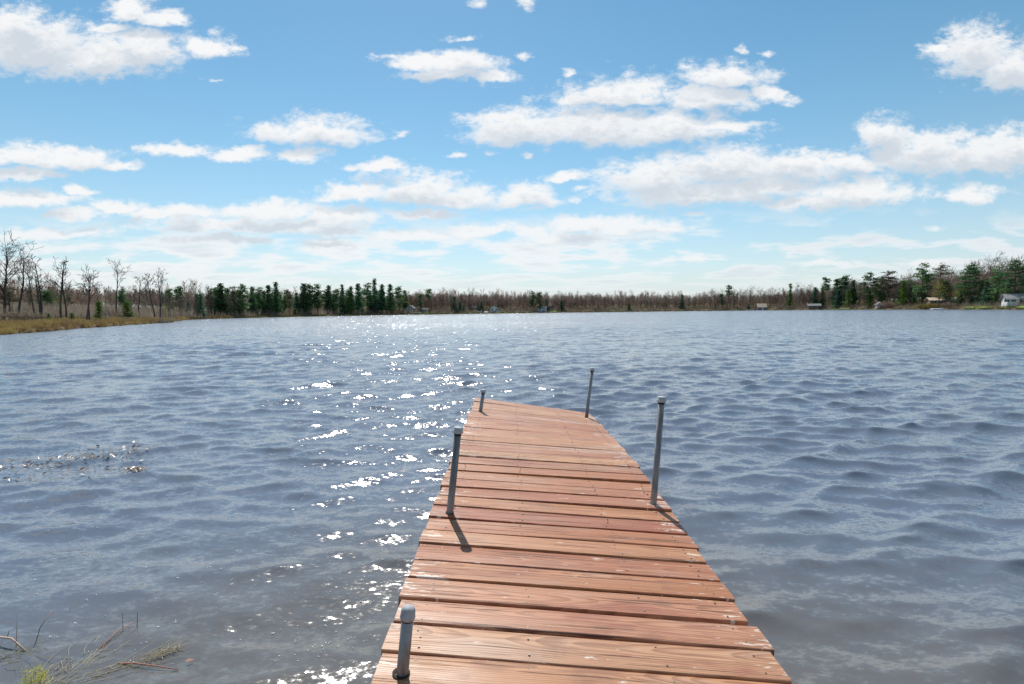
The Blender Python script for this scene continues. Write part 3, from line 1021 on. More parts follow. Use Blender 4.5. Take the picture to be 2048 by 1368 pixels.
def leaf_tree(seed, H, mat, width=0.42, n=900, size=0.22, first=0.28):
    """small broad-crowned tree with thin spring leaves through a bare branch frame"""
    r = random.Random(seed)
    mb, tw = MB(), MB()
    cfg = dict(wob=0.13, lift=0.02, tip=0.015, levels=1, kids=(4, 3), solid=2)
    pts = [Vector((0, 0, -0.4)), Vector((0.05 * H * r.uniform(-1, 1), 0, H * 0.35)), Vector((0.06 * H * r.uniform(-1, 1), 0, H * 0.75))]
    mb.tube(pts, [0.02 * H, 0.014 * H, 0.005 * H], 6, cap=False)
    tips = []
    for k in range(13):
        t = first + 0.65 * (k + r.random()) / 13
        p = Vector((0, 0, H * t))
        d = rnd_dir(r, r.uniform(0.5, 1.15) * (1.15 - 0.6 * t))
        ln = H * width * (1.1 - 0.55 * t) * r.uniform(0.7, 1.1)
        limb(mb, tw, r, p, d, ln, 0.03, 0, cfg)
        tips.append((p, d, ln))
    for _ in range(n):
        p, d, ln = r.choice(tips)
        q = p + d * ln * r.uniform(0.35, 1.15) + Vector((r.gauss(0, 1), r.gauss(0, 1), r.gauss(0, 0.8))) * ln * 0.2
        needle_clump(tw, r, q, size * r.uniform(0.6, 1.3), 1.0, 2, 0.0)
    return mb.mesh('trunk', BARK, True), tw.mesh('crown', mat)


def shrub_mesh(seed, H, W, n=110, leaf=None, twig=None, dens=9, size=0.11):
    r = random.Random(seed)
    st, lf = MB(), MB()
    for k in range(n):
        p = Vector((r.gauss(0, 0.28) * W, r.gauss(0, 0.28) * W, -0.1))
        d = Vector((p.x / W * 0.9 + r.gauss(0, 0.25), p.y / W * 0.9 + r.gauss(0, 0.25), 1)).normalized()
        ln = H * r.uniform(0.55, 1.05) * (1.0 - 0.35 * min(1, p.length / W))
        q = p + d * ln * 0.55
        e = q + (d + Vector((r.gauss(0, 0.3), r.gauss(0, 0.3), 0))).normalized() * ln * 0.5
        st.tube([p, q, e], [0.022, 0.016, 0.006], 3, cap=False)
        for j in range(5):
            a = q.lerp(e, r.random())
            b = a + Vector((r.gauss(0, 0.5), r.gauss(0, 0.5), r.uniform(0.1, 0.9))) * ln * 0.3
            s = Vector((0.012, 0.008, 0))
            st.tri(a - s, a + s, b)
        if leaf:
            for j in range(dens):
                needle_clump(lf, r, p.lerp(q, r.uniform(0.3, 1)).lerp(e, r.random()), size * r.uniform(0.6, 1.3), 1.0, 2, 0.1)
    return st.mesh('stems', twig or TWIG), (lf.mesh('foliage', leaf) if leaf else None)


# ---- the templates
T = {}
for k in range(5):
    T['bare%d' % k] = bare_tree(100 + k, 14, 0.17, 0.32, 13, 2, (5, 4), (0.35, 0.85), 0.33, tip=0.024, bark=PALE_BARK if k in (1, 3) else BARK)
for k in range(3):
    T['red%d' % k] = bare_tree(140 + k, 13, 0.15, 0.30, 13, 2, (5, 5), (0.35, 0.9), 0.35, tip=0.028, twig_mat=RED_TWIG)
for k in range(4):
    T['pine%d' % k] = pine(200 + k, 16, 0.16 + 0.05 * k, 0.90, 0.165, step=0.75, clump=0.62)
for k in range(2):
    T['oldpine%d' % k] = pine(220 + k, 16, 0.42, 0.70, 0.13, OLD_NEEDLE)
T['boughpine0'] = pine(231, 18, 0.34, 0.85, 0.165, step=1.5, lift=0.35, clump=0.75)
T['boughpine1'] = pine(232, 18, 0.28, 0.85, 0.175, step=1.4, lift=0.3, clump=0.75)
T['tuftpine'] = pine(233, 16, 0.60, 0.85, 0.15, step=0.8, clump=0.6)
for k in range(3):
    T['spruce%d' % k] = spruce(240 + k, 10, 0.21 + 0.02 * k, clump=0.5)
for k in range(3):
    T['young%d' % k] = spruce(250 + k, 5, 0.24 + 0.02 * k, YOUNG, clump=0.34)
for k in range(3):
    T['fir%d' % k] = spruce(280 + k, 16, (0.20, 0.17, 0.18)[k], PINE, 0.12, clump=0.74, droop=0.02, power=(1.0, 0.8, 0.9)[k])
T['tallyoung'] = spruce(256, 14, 0.14, YOUNG, 0.12, clump=0.55)
for k in range(2):
    T['bud%d' % k] = leaf_tree(260 + k, 9, BUD, n=650)
for k in range(3):
    T['shrub%d' % k] = shrub_mesh(270 + k, 2.2, 2.2)
T['redshrub'] = shrub_mesh(274, 2.4, 2.4, twig=RED_TWIG)
T['olive'] = shrub_mesh(275, 2.4, 2.8, leaf=OLIVE, dens=12, size=0.17)
T['greenshrub'] = shrub_mesh(276, 2.0, 1.7, leaf=YOUNG, dens=12, size=0.16)
HEIGHT = {}
for k_, (a_, b_) in T.items():
    HEIGHT[k_] = max(max(v_.co.z for v_ in a_.vertices), max((v_.co.z for v_ in b_.vertices), default=0) if b_ else 0)
WOODY = ('bare', 'red', 'dead')


def plant(kind, px, top, d, label, cat, group, name=None, base=None, wide=1.0, rot=None, rng_=random.Random(77)):
    """stand a tree where the photo shows it: pixel column, pixel of its top, metres ahead"""
    uu = (px - 1024) / F
    p = at(px, 620, d)
    z = ground_z(p.x, p.y)
    if base is not None:
        z = at(px, base, d).z
    h = at(px, top, d).z - z
    s = h / HEIGHT[kind]
    e = obj(name, None, loc=(p.x, p.y, z), rot=(0, 0, rng_.uniform(0, 6.28) if rot is None else rot), scale=(s * wide, s * wide, s))
    e.empty_display_size = 0.5
    tag(e, label, cat, group)
    a_, b_ = T[kind]
    shr = name.endswith(('bush', 'shrub'))
    obj('stems' if shr else 'trunk', a_, e)
    if b_ is not None:
        obj('foliage' if shr else 'crown', b_, e)
    return e


ORD = ['first', 'second', 'third', 'fourth', 'fifth', 'sixth', 'seventh', 'eighth', 'ninth', 'tenth', 'eleventh', 'twelfth', 'thirteenth', 'fourteenth',
       'fifteenth', 'sixteenth', 'seventeenth', 'eighteenth', 'nineteenth', 'twentieth', 'twenty-first', 'twenty-second', 'twenty-third', 'twenty-fourth', 'twenty-fifth', 'twenty-sixth']

# ---- the leafless trees of the left marsh, each with its own shape
G = 'leafless trees on the left marsh'
MARSH = [  # px, top, distance, lean, stems, label
    (6, 484, 84, 0.07, 2, 'big spreading dead tree at the left edge of the picture', dict(first=0.30, limbs=16, kids=(5, 4), reach_=0.34)),
    (38, 497, 90, 0.02, 1, 'tall dead tree with short stubby branches, second from the left edge', dict(first=0.35, limbs=15, reach_=0.22, kids=(4, 4))),
    (70, 528, 88, -0.09, 1, 'dead tree leaning left in front of the grey evergreen', dict(first=0.5, limbs=8, reach_=0.28)),
    (82, 513, 92, 0.0, 2, 'forked dead tree with two tall stems left of the straight snag', dict(first=0.45, limbs=9, reach_=0.25)),
    (122, 508, 86, -0.03, 1, 'straight tall snag with stubs and a broken top on the left marsh', dict(first=0.40, limbs=16, reach_=0.12, kids=(3, 3))),
    (132, 532, 84, 0.03, 1, 'slim dead tree with upswept open branches right beside the straight snag', dict(first=0.30, limbs=9, reach_=0.33)),
    (171, 545, 76, 0.05, 1, 'left of two close dead trees standing at the sedge edge', dict(first=0.50, limbs=8, reach_=0.33)),
    (178, 549, 78, 0.06, 1, 'right of two close dead trees standing at the sedge edge', dict(first=0.45, limbs=9, reach_=0.25)),
    (233, 529, 108, -0.02, 1, 'lone slender tree with a fan of branches at its very top', dict(first=0.60, limbs=9, reach_=0.30, spread=(0.2, 0.5))),
    (277, 553, 118, -0.05, 1, 'small crooked dead tree with a bushy top left of the twin dark trunks', dict(first=0.40, limbs=13, reach_=0.26)),
    (309, 546, 97, 0.0, 1, 'dark straight trunk with bristly crown standing at the marsh tip', dict(first=0.45, limbs=14, reach_=0.20, kids=(5, 4))),
    (319, 543, 104, 0.0, 1, 'finely twigged bare tree just behind the dark trunk at the marsh tip', dict(first=0.30, limbs=16, reach_=0.24, kids=(5, 5))),
]
for i, (px, top, d, lean, stems, lab, kw) in enumerate(MARSH):
    p = at(px, 620, d)
    z = ground_z(p.x, p.y)
    h = at(px, top, d).z - z
    a_, b_ = bare_tree(300 + i, h, 0.0165 * h, levels=2, lean=lean, stems=stems, tip=0.023, twig_mat=DEAD_BARK, bark=DEAD_BARK, wob=0.17, solid=1,
                       **{**dict(spread=(0.45, 1.0)), **kw, 'kids': (3, 3)})
    e = obj('dead_tree', None, loc=(p.x, p.y, z))
    tag(e, lab, 'tree', G)
    obj('trunk', a_, e)
    obj('crown', b_, e)

for kind, px, top, d, wide, lab in (
        ('oldpine0', 20, 572, 96, 2.0, 'broad grey-green evergreen behind the dead trees at the left edge'),
        ('oldpine1', 62, 580, 112, 1.6, 'faded evergreen between the two leftmost dead trees'),
        ('pine1', 96, 578, 120, 1.8, 'olive pine behind the forked dead tree'),
        ('oldpine0', 140, 586, 125, 1.5, 'low faded evergreen behind the straight snag'),
        ('young0', 198, 600, 80, 1.15, 'bright green young conifer beside the two close dead trees'),
        ('young1', 97, 626, 74, 1.5, 'small bright green conifer at the sedge edge near the left'),
        ('young2', 143, 625, 76, 1.6, 'small yellow-green conifer below the slim dead tree'),
        ('pine2', 246, 575, 150, 1.2, 'pine with a flat tuft showing over the wood beside the lone slender tree'),
        ('young1', 254, 603, 105, 1.8, 'wide green conifer to the right of the lone slender tree'),
        ('pine0', 340, 575, 160, 1.1, 'pine just right of the marsh tip trees'),
        ('pine3', 359, 571, 165, 1.2, 'dark round-topped pine where the marsh meets the far wood'),
        ('spruce1', 377, 600, 160, 1.0, 'small dark spruce where the marsh meets the far wood'),
        ('red0', 291, 582, 150, 1.3, 'reddish budding tree left of the dark trunk at the marsh tip'),
        ('bud0', 122, 590, 105, 1.0, 'yellow-green budding tree behind the straight snag'),
        ('bud1', 330, 607, 108, 0.9, 'low yellow-green tree to the right of the marsh tip trees')):
    plant(kind, px, top, d, lab, 'tree', 'evergreens and small trees on the left marsh', 'young_conifer' if kind[:5] == 'young' else ('budding_tree' if kind[:3] in ('bud', 'red') else 'pine_tree'), wide=wide)

# ---- the pine stand left of centre
PINES = [(402, 585, 190, 'spruce0', 1.2), (425, 590, 205, 'spruce2', 1.1), (443, 565, 195, 'fir0', 1.25), (470, 571, 205, 'oldpine0', 1.1), (487, 566, 215, 'pine1', 1.15), (503, 588, 215, 'spruce1', 1.0), (518, 572, 222, 'pine2', 1.0), (538, 569, 225, 'fir2', 1.0),
         (553, 562, 222, 'fir0', 1.1), (579, 577, 235, 'oldpine1', 1.1), (594, 590, 235, 'spruce0', 1.4), (609, 566, 240, 'fir2', 1.2), (620, 566, 250, 'pine1', 1.1), (636, 566, 255, 'pine2', 1.15), (659, 569, 260, 'fir0', 1.05), (674, 576, 265, 'pine1', 1.0),
         (686, 568, 270, 'spruce1', 0.9), (703, 571, 275, 'fir0', 1.1), (717, 566, 280, 'fir2', 1.1), (735, 563, 285, 'pine2', 1.0), (750, 555, 290, 'spruce2', 0.85), (765, 567, 292, 'fir0', 1.15), (781, 567, 296, 'fir2', 1.05), (798, 571, 302, 'pine1', 0.95)]
for i, (px, top, d, kind, wide) in enumerate(PINES):
    nm = 'spruce_tree' if kind[:6] == 'spruce' else 'pine_tree'
    look = 'narrow dark spruce' if nm == 'spruce_tree' else ('thin faded pine' if kind[:3] == 'old' else 'tall dark green pine')
    lab = '%s, %s evergreen from the left in the pine stand left of centre' % (look, ORD[i])
    sd = float(r_shore(math.degrees(math.atan((px - 1024) / F)))) * math.cos(math.atan((px - 1024) / F))
    plant(kind, px, top, sd + 5 + (i * 7) % 9, lab, 'tree', 'pine stand left of centre', nm, wide=wide * (0.9 + 0.11 * ((i * 5) % 4)))
for i, (px, top, d, wide) in enumerate(((386, 627, 160, 1.6), (399, 622, 168, 1.3), (417, 628, 172, 1.6), (508, 627, 205, 1.3), (530, 628, 212, 1.2), (553, 613, 214, 1.5), (566, 620, 216, 1.4), (590, 616, 222, 2.0), (697, 592, 262, 0.9), (640, 622, 245, 1.2))):
    plant('young%d' % (i % 3), px, top, d, 'bright green young conifer at the water edge below the pine stand, %s from the left' % ORD[i], 'tree', 'young conifers below the pine stand', 'young_conifer', wide=wide)

er = random.Random(31)
for lo, hi, n_, t0, t1, bk0, bk1, lab, grp in (
        (395, 812, 30, 570, 592, 10, 24, 'dark evergreen filling the back of the pine stand left of centre', 'evergreens at the back of the pine stand'),
        (1640, 2046, 20, 548, 580, 16, 28, 'dark evergreen among the bare woods behind the houses on the right', 'evergreens in the woods on the right')):
    for k in range(n_):
        px = lo + (hi - lo) * (k + er.random()) / n_
        sd = float(r_shore(math.degrees(math.atan((px - 1024) / F)))) * math.cos(math.atan((px - 1024) / F))
        kk = er.choice(('fir0', 'fir1', 'fir2', 'pine1', 'pine2'))
        plant(kk, px, er.uniform(t0, t1), sd + er.uniform(bk0, bk1), lab, 'tree', grp, 'pine_tree' if kk[:4] == 'pine' else 'fir_tree', wide=er.uniform(1.0, 1.5))

# ---- evergreens along the far shore, centre
for kind, px, top, d, wide, nm, lab in (
        ('tuftpine', 859, 577, 306, 1.0, 'pine_tree', 'lone tall pine with a tufted top left of centre, standing at the shore'),
        ('pine3', 841, 587, 325, 1.0, 'pine_tree', 'small pine just left of the lone tufted pine'),
        ('bud1', 821, 596, 312, 1.0, 'budding_tree', 'yellow-green tree between the pine stand and the lone tufted pine'),
        ('spruce0', 909, 591, 330, 1.2, 'spruce_tree', 'largest dark spruce of the group right of the lone pine'),
        ('spruce1', 920, 602, 333, 1.2, 'spruce_tree', 'middle spruce of the dark group right of the lone pine'),
        ('spruce2', 927, 609, 333, 1.2, 'spruce_tree', 'small right-hand spruce of the dark group right of the lone pine'),
        ('spruce1', 956, 603, 352, 1.1, 'spruce_tree', 'left spruce of a dark pair just left of the white cottage'),
        ('spruce0', 963, 601, 352, 1.2, 'spruce_tree', 'right spruce of a dark pair just left of the white cottage'),
        ('pine2', 1066, 580, 372, 0.9, 'pine_tree', 'left of two tall pines beside the blue-white shed'),
        ('pine0', 1079, 583, 374, 1.0, 'pine_tree', 'right of two tall pines beside the blue-white shed'),
        ('spruce2', 1093, 597, 380, 0.8, 'spruce_tree', 'narrow spruce to the right of the two tall shore pines'),
        ('spruce0', 1123, 600, 378, 1.5, 'spruce_tree', 'dark bushy evergreen at the far shore right of centre'),
        ('spruce1', 1258, 606, 400, 1.4, 'spruce_tree', 'small dark evergreen alone in the far brown wood'),
        ('spruce0', 1364, 587, 450, 1.0, 'spruce_tree', 'narrow dark spruce standing above the far brown wood'),
        ('tuftpine', 1458, 569, 436, 1.0, 'pine_tree', 'tall pine with a flat clumped top left of the tan-roofed cabin'),
        ('pine3', 1443, 586, 436, 1.0, 'pine_tree', 'leaning dark pine beside the flat-topped pine'),
        ('young1', 1431, 607, 434, 1.1, 'young_conifer', 'small green conifer left of the leaning dark pine'),
        ('spruce2', 1497, 607, 430, 1.4, 'spruce_tree', 'round dark evergreen just left of the tan-roofed cabin'),
        ('tallyoung', 1580, 566, 415, 1.1, 'spruce_tree', 'tall bright green conifer right of the tan-roofed cabin'),
        ('spruce1', 1630, 574, 405, 1.1, 'spruce_tree', 'dark spruce behind the low grey cabin'),
        ('young2', 1642, 596, 398, 1.2, 'young_conifer', 'green conifer at the right end of the low grey cabin'),
        ('tuftpine', 1651, 553, 400, 1.0, 'pine_tree', 'open tufted pine rising behind the low grey cabin'),
        ('spruce0', 1676, 577, 372, 1.2, 'spruce_tree', 'dark spruce between the grey cabin and the bright shore conifer'),
        ('young0', 1696, 577, 360, 0.9, 'young_conifer', 'bright shore conifer standing at the water, left of the tallest conifer'),
        ('boughpine1', 1740, 541, 352, 0.95, 'pine_tree', 'tallest pointed conifer left of the brown house'),
        ('young2', 1740, 590, 340, 1.3, 'young_conifer', 'small green conifer at the foot of the tallest pointed conifer'),
        ('oldpine0', 1774, 540, 345, 1.5, 'pine_tree', 'wide faded pine right of the tallest pointed conifer'),
        ('boughpine0', 1843, 524, 300, 1.1, 'pine_tree', 'pine with long level boughs above the brown house'),
        ('oldpine1', 1878, 524, 295, 1.35, 'pine_tree', 'thin ragged pine just right of the level-boughed pine'),
        ('boughpine1', 1938, 524, 272, 1.25, 'pine_tree', 'broad dark pine behind the yellow-green trees'),
        ('boughpine0', 1996, 530, 250, 0.9, 'pine_tree', 'dark pine left of the white house behind the tall bare tree'),
        ('boughpine1', 2028, 515, 246, 1.0, 'pine_tree', 'tall dark pine behind the white house'),
        ('spruce2', 1942, 592, 252, 1.9, 'spruce_tree', 'low broad spruce on the lawn between the two houses'),
        ('spruce0', 1971, 571, 250, 1.4, 'spruce_tree', 'dark spruce on the lawn just left of the white house'),
        ('young1', 1806, 560, 335, 1.0, 'young_conifer', 'slim green conifer between the faded pine and the level-boughed pine')):
    sd = float(r_shore(math.degrees(math.atan((px - 1024) / F)))) * math.cos(math.atan((px - 1024) / F))
    plant(kind, px, top, min(d + 4, sd + 14), lab, 'tree', 'evergreens along the far shore', nm, wide=wide * (1.2 if kind[:6] == 'spruce' or 'pine' in kind else 1.0))

# ---- bare and budding trees one can tell apart on the right
for kind, px, top, d, wide, nm, lab in (
        ('bare2', 1810, 550, 320, 1.5, 'bare_tree', 'wide bare tree leaning over the shore left of the brown house'),
        ('bare4', 1828, 560, 318, 1.4, 'bare_tree', 'bare tree between the leaning tree and the level-boughed pine'),
        ('bud0', 1876, 555, 262, 1.0, 'budding_tree', 'yellow-green tree in front of the brown house, the left one'),
        ('bud1', 1917, 565, 255, 1.2, 'budding_tree', 'yellow-green tree right of the brown house, the lower one'),
        ('bare0', 1985, 500, 250, 1.0, 'bare_tree', 'tallest bare tree at the right, left of the white house'),
        ('bare3', 2003, 508, 256, 1.0, 'bare_tree', 'tall bare tree just right of the tallest bare tree'),
        ('red1', 1968, 545, 258, 1.3, 'budding_tree', 'reddish budding tree below the tallest bare tree'),
        ('red2', 2044, 535, 262, 1.2, 'budding_tree', 'reddish tree at the right edge behind the white house'),
        ('bare1', 1425, 577, 440, 1.0, 'bare_tree', 'tall pale bare tree left of the flat-topped pine'),
        ('bare3', 1502, 568, 440, 1.3, 'bare_tree', 'broad bare tree right behind the tan-roofed cabin on its left'),
        ('bare2', 1540, 573, 438, 1.3, 'bare_tree', 'broad bare tree at the right of the tan-roofed cabin'),
        ('bare0', 1600, 562, 430, 1.0, 'bare_tree', 'tall thin bare tree right of the bright green conifer'),
        ('bare4', 930, 582, 350, 1.4, 'bare_tree', 'round-crowned bare tree above the dark spruce group, left of the cottage'),
        ('bare1', 1000, 586, 372, 1.3, 'bare_tree', 'wide pale bare tree over the white cottage'),
        ('bare3', 1048, 583, 376, 1.1, 'bare_tree', 'thin bare tree left of the two tall shore pines'),
        ('bare2', 1180, 584, 400, 1.1, 'bare_tree', 'bare tree in a tall cluster right of the bushy evergreen')):
    plant(kind, px, top, d, lab, 'tree', 'bare and budding trees along the far shore', nm, wide=wide)

# ---- front row of the leafless wood: alike trees, one by one
frng = random.Random(21)
ROW = [  # from px, to px, step, top, distance behind the shore, label
    (325, 470, 7, 586, 10, 'slim leafless tree at the edge of the wood behind the left shore'),
    (470, 820, 13, 590, 34, 'slim leafless tree growing among the pines left of centre'),
    (815, 1130, 6, 592, 12, 'slim leafless tree in the brown wood along the central far shore'),
    (1130, 1420, 6, 595, 10, 'slim leafless tree in the reddish wood right of centre'),
    (1420, 1700, 8, 580, 14, 'slim leafless tree in the wood around the tan-roofed cabin'),
    (1700, 2060, 11, 562, 24, 'leafless tree in the wood behind the houses on the right shore')]
kinds_ = ['bare0', 'bare1', 'bare2', 'bare3', 'bare4', 'red0', 'red1', 'red2']
for x0, x1, st_, top, back, lab in ROW:
    x_ = x0
    while x_ < x1:
        uu = (x_ - 1024) / F
        dsh = float(r_shore(math.degrees(math.atan(uu)))) * math.cos(math.atan(uu))
        kk = frng.choice(kinds_[:5] * 2 + kinds_[5:])
        plant(kk, x_ + frng.uniform(-2, 2), top + frng.uniform(-7, 8), dsh + back * frng.uniform(0.5, 1.6), lab, 'tree', lab.replace('slim leafless tree', 'slim leafless trees').replace('leafless tree ', 'leafless trees '), 'bare_tree', wide=frng.uniform(0.7, 1.1))
        x_ += st_ * frng.uniform(0.6, 1.4)

# ---- the wood behind, one mass
wr_ = random.Random(8)
wood, wood_r = MB(), MB()
for i in range(5300):
    px = wr_.uniform(-420, 2500) if i < 3300 else (wr_.uniform(1640, 2150) if i < 4000 else wr_.uniform(800, 1680))
    uu = (px - 1024) / F
    azd = math.degrees(math.atan(uu))
    dsh = float(r_shore(azd)) * math.cos(math.atan(uu))
    if px < 372:
        dsh = 150 + 0.1 * px
    d = dsh + (30 if px > 1640 else 18) + 95 * wr_.random() ** 1.3
    p = Vector((uu * d, d, 0))
    p.z = ground_z(p.x, p.y) - 0.3
    tall = 0.155 if px > 1650 else (0.105 if 815 < px < 1650 else 0.125)
    h = (wr_.uniform(6.5, 11.5) + (wr_.uniform(1, 4.5) if wr_.random() < 0.2 else 0)) * (1.55 if px > 1690 else 1.3 if px > 1600 else (1.05 if px > 815 else 0.9)) * (1 - 0.06 * (px < 372))
    m = wood_r if wr_.random() < 0.26 else wood
    r0 = 0.09
    c0 = len(m.v)
    m.tube([p, p + Vector((wr_.gauss(0, 0.3), wr_.gauss(0, 0.3), h * 0.92))], [r0, 0.03], 3, cap=False)
    for k in range(78):
        t = 0.30 + 0.70 * (k + wr_.random()) / 78
        g = wr_.uniform(0, 6.28)
        ln = h * 0.20 * (1.25 - 0.8 * t) * wr_.uniform(0.5, 1.2)
        a = p + Vector((0, 0, h * 0.92 * t)) + Vector((math.cos(g), math.sin(g), 0.3)) * ln * wr_.uniform(0, 0.7)
        b = a + Vector((math.cos(g) * 0.7, math.sin(g) * 0.7, 1.0 + wr_.uniform(-0.3, 0.4))) * ln
        s = Vector((wr_.uniform(-1, 1), wr_.uniform(-1, 1), 0.2)) * 0.12
        m.tri(a - s, a + s, b)
tag(obj('brown_wood', wood.mesh('brown_wood', TWIG)), 'mass of leafless brown forest filling the far shore behind the front trees', 'forest', kind='stuff')
tag(obj('reddish_wood', wood_r.mesh('reddish_wood', RED_TWIG)), 'mass of reddish budding trees mixed through the far forest', 'forest', kind='stuff')
und, ucon = MB(), MB()
for i in range(15000):                                  # brush on the forest floor
    px = wr_.uniform(-300, 2400)
    uu = (px - 1024) / F
    dsh = float(r_shore(math.degrees(math.atan(uu)))) * math.cos(math.atan(uu))
    if px < 372:
        dsh = max(dsh + 30, 92)
    d = dsh + 3 + 60 * wr_.random()
    p = Vector((uu * d, d, 0))
    p.z = ground_z(p.x, p.y) - 0.1
    h = wr_.uniform(0.6, 3.4)
    for k in range(7):
        a = p + Vector((wr_.gauss(0, 0.7), wr_.gauss(0, 0.7), 0))
        b = a + Vector((wr_.gauss(0, 0.5), wr_.gauss(0, 0.5), h * wr_.uniform(0.6, 1.1)))
        s = Vector((0.09, 0.03, 0))
        und.tri(a - s, a + s, b)
tag(obj('forest_brush', und.mesh('forest_brush', TWIG)), 'tangle of bare brown brush on the floor of the far forest', 'brush', kind='stuff')

# ---- marsh sedge on the left bank
sg = MB()
for i in range(30000):
    azd = -45.5 + 18.5 * wr_.random() ** 0.9
    rs = float(r_shore(azd)) * float(wiggle(np.array(azd)))
    q = wr_.random() ** 1.6 * (34 if azd < -33 else 16)
    rr_ = rs + 0.1 + q
    a_ = math.radians(azd)
    p = Vector((rr_ * math.sin(a_), rr_ * math.cos(a_), 0))
    tuss = 0.5 + 0.5 * math.sin(p.x * 1.3 + 2 * math.sin(p.y * 0.7)) * math.sin(p.y * 1.1 + math.sin(p.x * 0.9))
    p.z = ground_z(p.x, p.y) - 0.05
    h = (0.22 + 0.55 * tuss) * wr_.uniform(0.6, 1.15) * min(1.0, 0.45 + q / 3)
    for k in range(2):
        s = Vector((wr_.uniform(-1, 1), wr_.uniform(-1, 1), 0)).normalized() * 0.035
        b = p + Vector((wr_.gauss(0, 0.25), wr_.gauss(0, 0.25), h))
        sg.tri(p - s, p + s, b)
tag(obj('marsh_sedge', sg.mesh('marsh_sedge', SEDGE)), 'ochre and russet sedge covering the low left bank', 'sedge', kind='stuff')
sg = MB()
for i in range(9000):                                   # low dry grass strip along the rest of the shore
    azd = -31 + 75 * wr_.random()
    rs = float(r_shore(azd)) * float(wiggle(np.array(azd)))
    rr_ = rs + 0.2 + 4.0 * wr_.random() ** 1.5
    a_ = math.radians(azd)
    p = Vector((rr_ * math.sin(a_), rr_ * math.cos(a_), 0))
    p.z = ground_z(p.x, p.y) - 0.05
    s = Vector((math.cos(a_), -math.sin(a_), 0)) * 0.10
    for k in range(2):
        o_ = Vector((wr_.gauss(0, 0.4), wr_.gauss(0, 0.4), 0))
        sg.tri(p + o_ - s, p + o_ + s, p + o_ + Vector((wr_.gauss(0, 0.15), 0, wr_.uniform(0.2, 0.65))))
tag(obj('shore_grass', sg.mesh('shore_grass', simple('dry_grass', (0.20, 0.15, 0.06), (0.30, 0.24, 0.10), 0.3, 0.9, 0.1, vary=0, world_space=True))), 'strip of dry grass along the far water line', 'grass', kind='stuff')

# ---- shrubs
for i, (kind, px, base, d, w_, nm, lab) in enumerate((
        ('redshrub', 1772, 600, 322, 2.2, 'brown_shrub', 'leftmost brown leafless thicket on the shore left of the brown house'),
        ('shrub0', 1795, 600, 318, 2.2, 'brown_shrub', 'middle brown leafless thicket on the shore left of the brown house'),
        ('redshrub', 1818, 600, 314, 2.2, 'brown_shrub', 'rightmost brown leafless thicket on the shore left of the brown house'),
        ('olive', 1850, 603, 272, 1.7, 'olive_bush', 'large olive-yellow bush below the brown house, left half'),
        ('olive', 1870, 603, 270, 1.6, 'olive_bush', 'large olive-yellow bush below the brown house, right half'),
        ('redshrub', 1895, 602, 262, 1.8, 'red_shrub', 'dark red shrub in front of the brown house wall'),
        ('redshrub', 1918, 603, 260, 1.8, 'red_shrub', 'dark red shrub right of the brown house'),
        ('shrub1', 1570, 606, 418, 2.5, 'brown_shrub', 'grey brown shrub between the tan-roofed cabin and the bright conifer'),
        ('shrub2', 1610, 608, 408, 2.5, 'brown_shrub', 'brown shrub at the shore left of the low grey cabin'),
        ('shrub0', 322, 626, 92, 1.5, 'brown_shrub', 'grey leafless shrub behind the dark trunk at the marsh tip'),
        ('shrub1', 290, 630, 95, 1.6, 'brown_shrub', 'grey leafless shrub left of the dark trunk at the marsh tip'),
        ('shrub2', 215, 628, 92, 1.7, 'brown_shrub', 'leafless shrub right of the bright young conifer on the marsh'),
        ('shrub0', 160, 624, 94, 1.8, 'brown_shrub', 'leafless shrub behind the two close dead trees'),
        ('shrub1', 115, 622, 90, 1.8, 'brown_shrub', 'leafless shrub at the foot of the straight snag'),
        ('shrub2', 60, 618, 84, 2.0, 'brown_shrub', 'leafless shrub at the foot of the forked dead tree'),
        ('shrub0', 15, 612, 80, 2.2, 'brown_shrub', 'leafless thicket at the left edge under the dead trees'))):
    top = base
    plant(kind, px, top, d, lab, 'shrub', 'shrubs along the shore', nm, wide=w_ * (1.0 if d > 200 else 0.9))

# ------------------------------------------------------------------ houses and boats on the far shore
WALL_W = simple('white_siding', (0.70, 0.71, 0.72), (0.80, 0.80, 0.80), 0.8, 0.7, 0.2, vary=0)
WALL_B = simple('brown_siding', (0.17, 0.12, 0.10), (0.24, 0.18, 0.15), 0.8, 0.8, 0.2, vary=0)
WALL_G = simple('grey_siding', (0.34, 0.33, 0.31), (0.42, 0.41, 0.39), 0.8, 0.8, 0.2, vary=0)
WALL_BL = simple('pale_blue_siding', (0.55, 0.66, 0.72), (0.64, 0.73, 0.78), 0.8, 0.8, 0.2, vary=0)
ROOF_G = simple('grey_shingles', (0.20, 0.20, 0.20), (0.30, 0.30, 0.30), 3.0, 0.85, 0.2, vary=0)
ROOF_T = simple('tan_shingles', (0.52, 0.40, 0.29), (0.62, 0.49, 0.37), 3.0, 0.85, 0.2, vary=0)
ROOF_D = simple('dark_shingles', (0.09, 0.085, 0.08), (0.14, 0.13, 0.125), 3.0, 0.85, 0.2, vary=0)
TRIM = simple('white_trim', (0.75, 0.75, 0.74), (0.82, 0.82, 0.81), 2.0, 0.6, 0.3, vary=0)
BOATW = simple('white_hull', (0.72, 0.73, 0.74), (0.82, 0.82, 0.82), 2.0, 0.4, 0.5, vary=0.05)
SEATM = simple('boat_seat', (0.30, 0.26, 0.22), (0.40, 0.35, 0.30), 2.0, 0.7, 0.2, vary=0.05)
gm, gt, go_ = material('window_glass')
principled(gt, go_, gt.mix(gt.noise(gt.add('ShaderNodeTexCoord').outputs['Object'], 1.2, 2), (0.02, 0.025, 0.03), (0.06, 0.075, 0.09)), 0.08, 0.6)
GLASS = gm


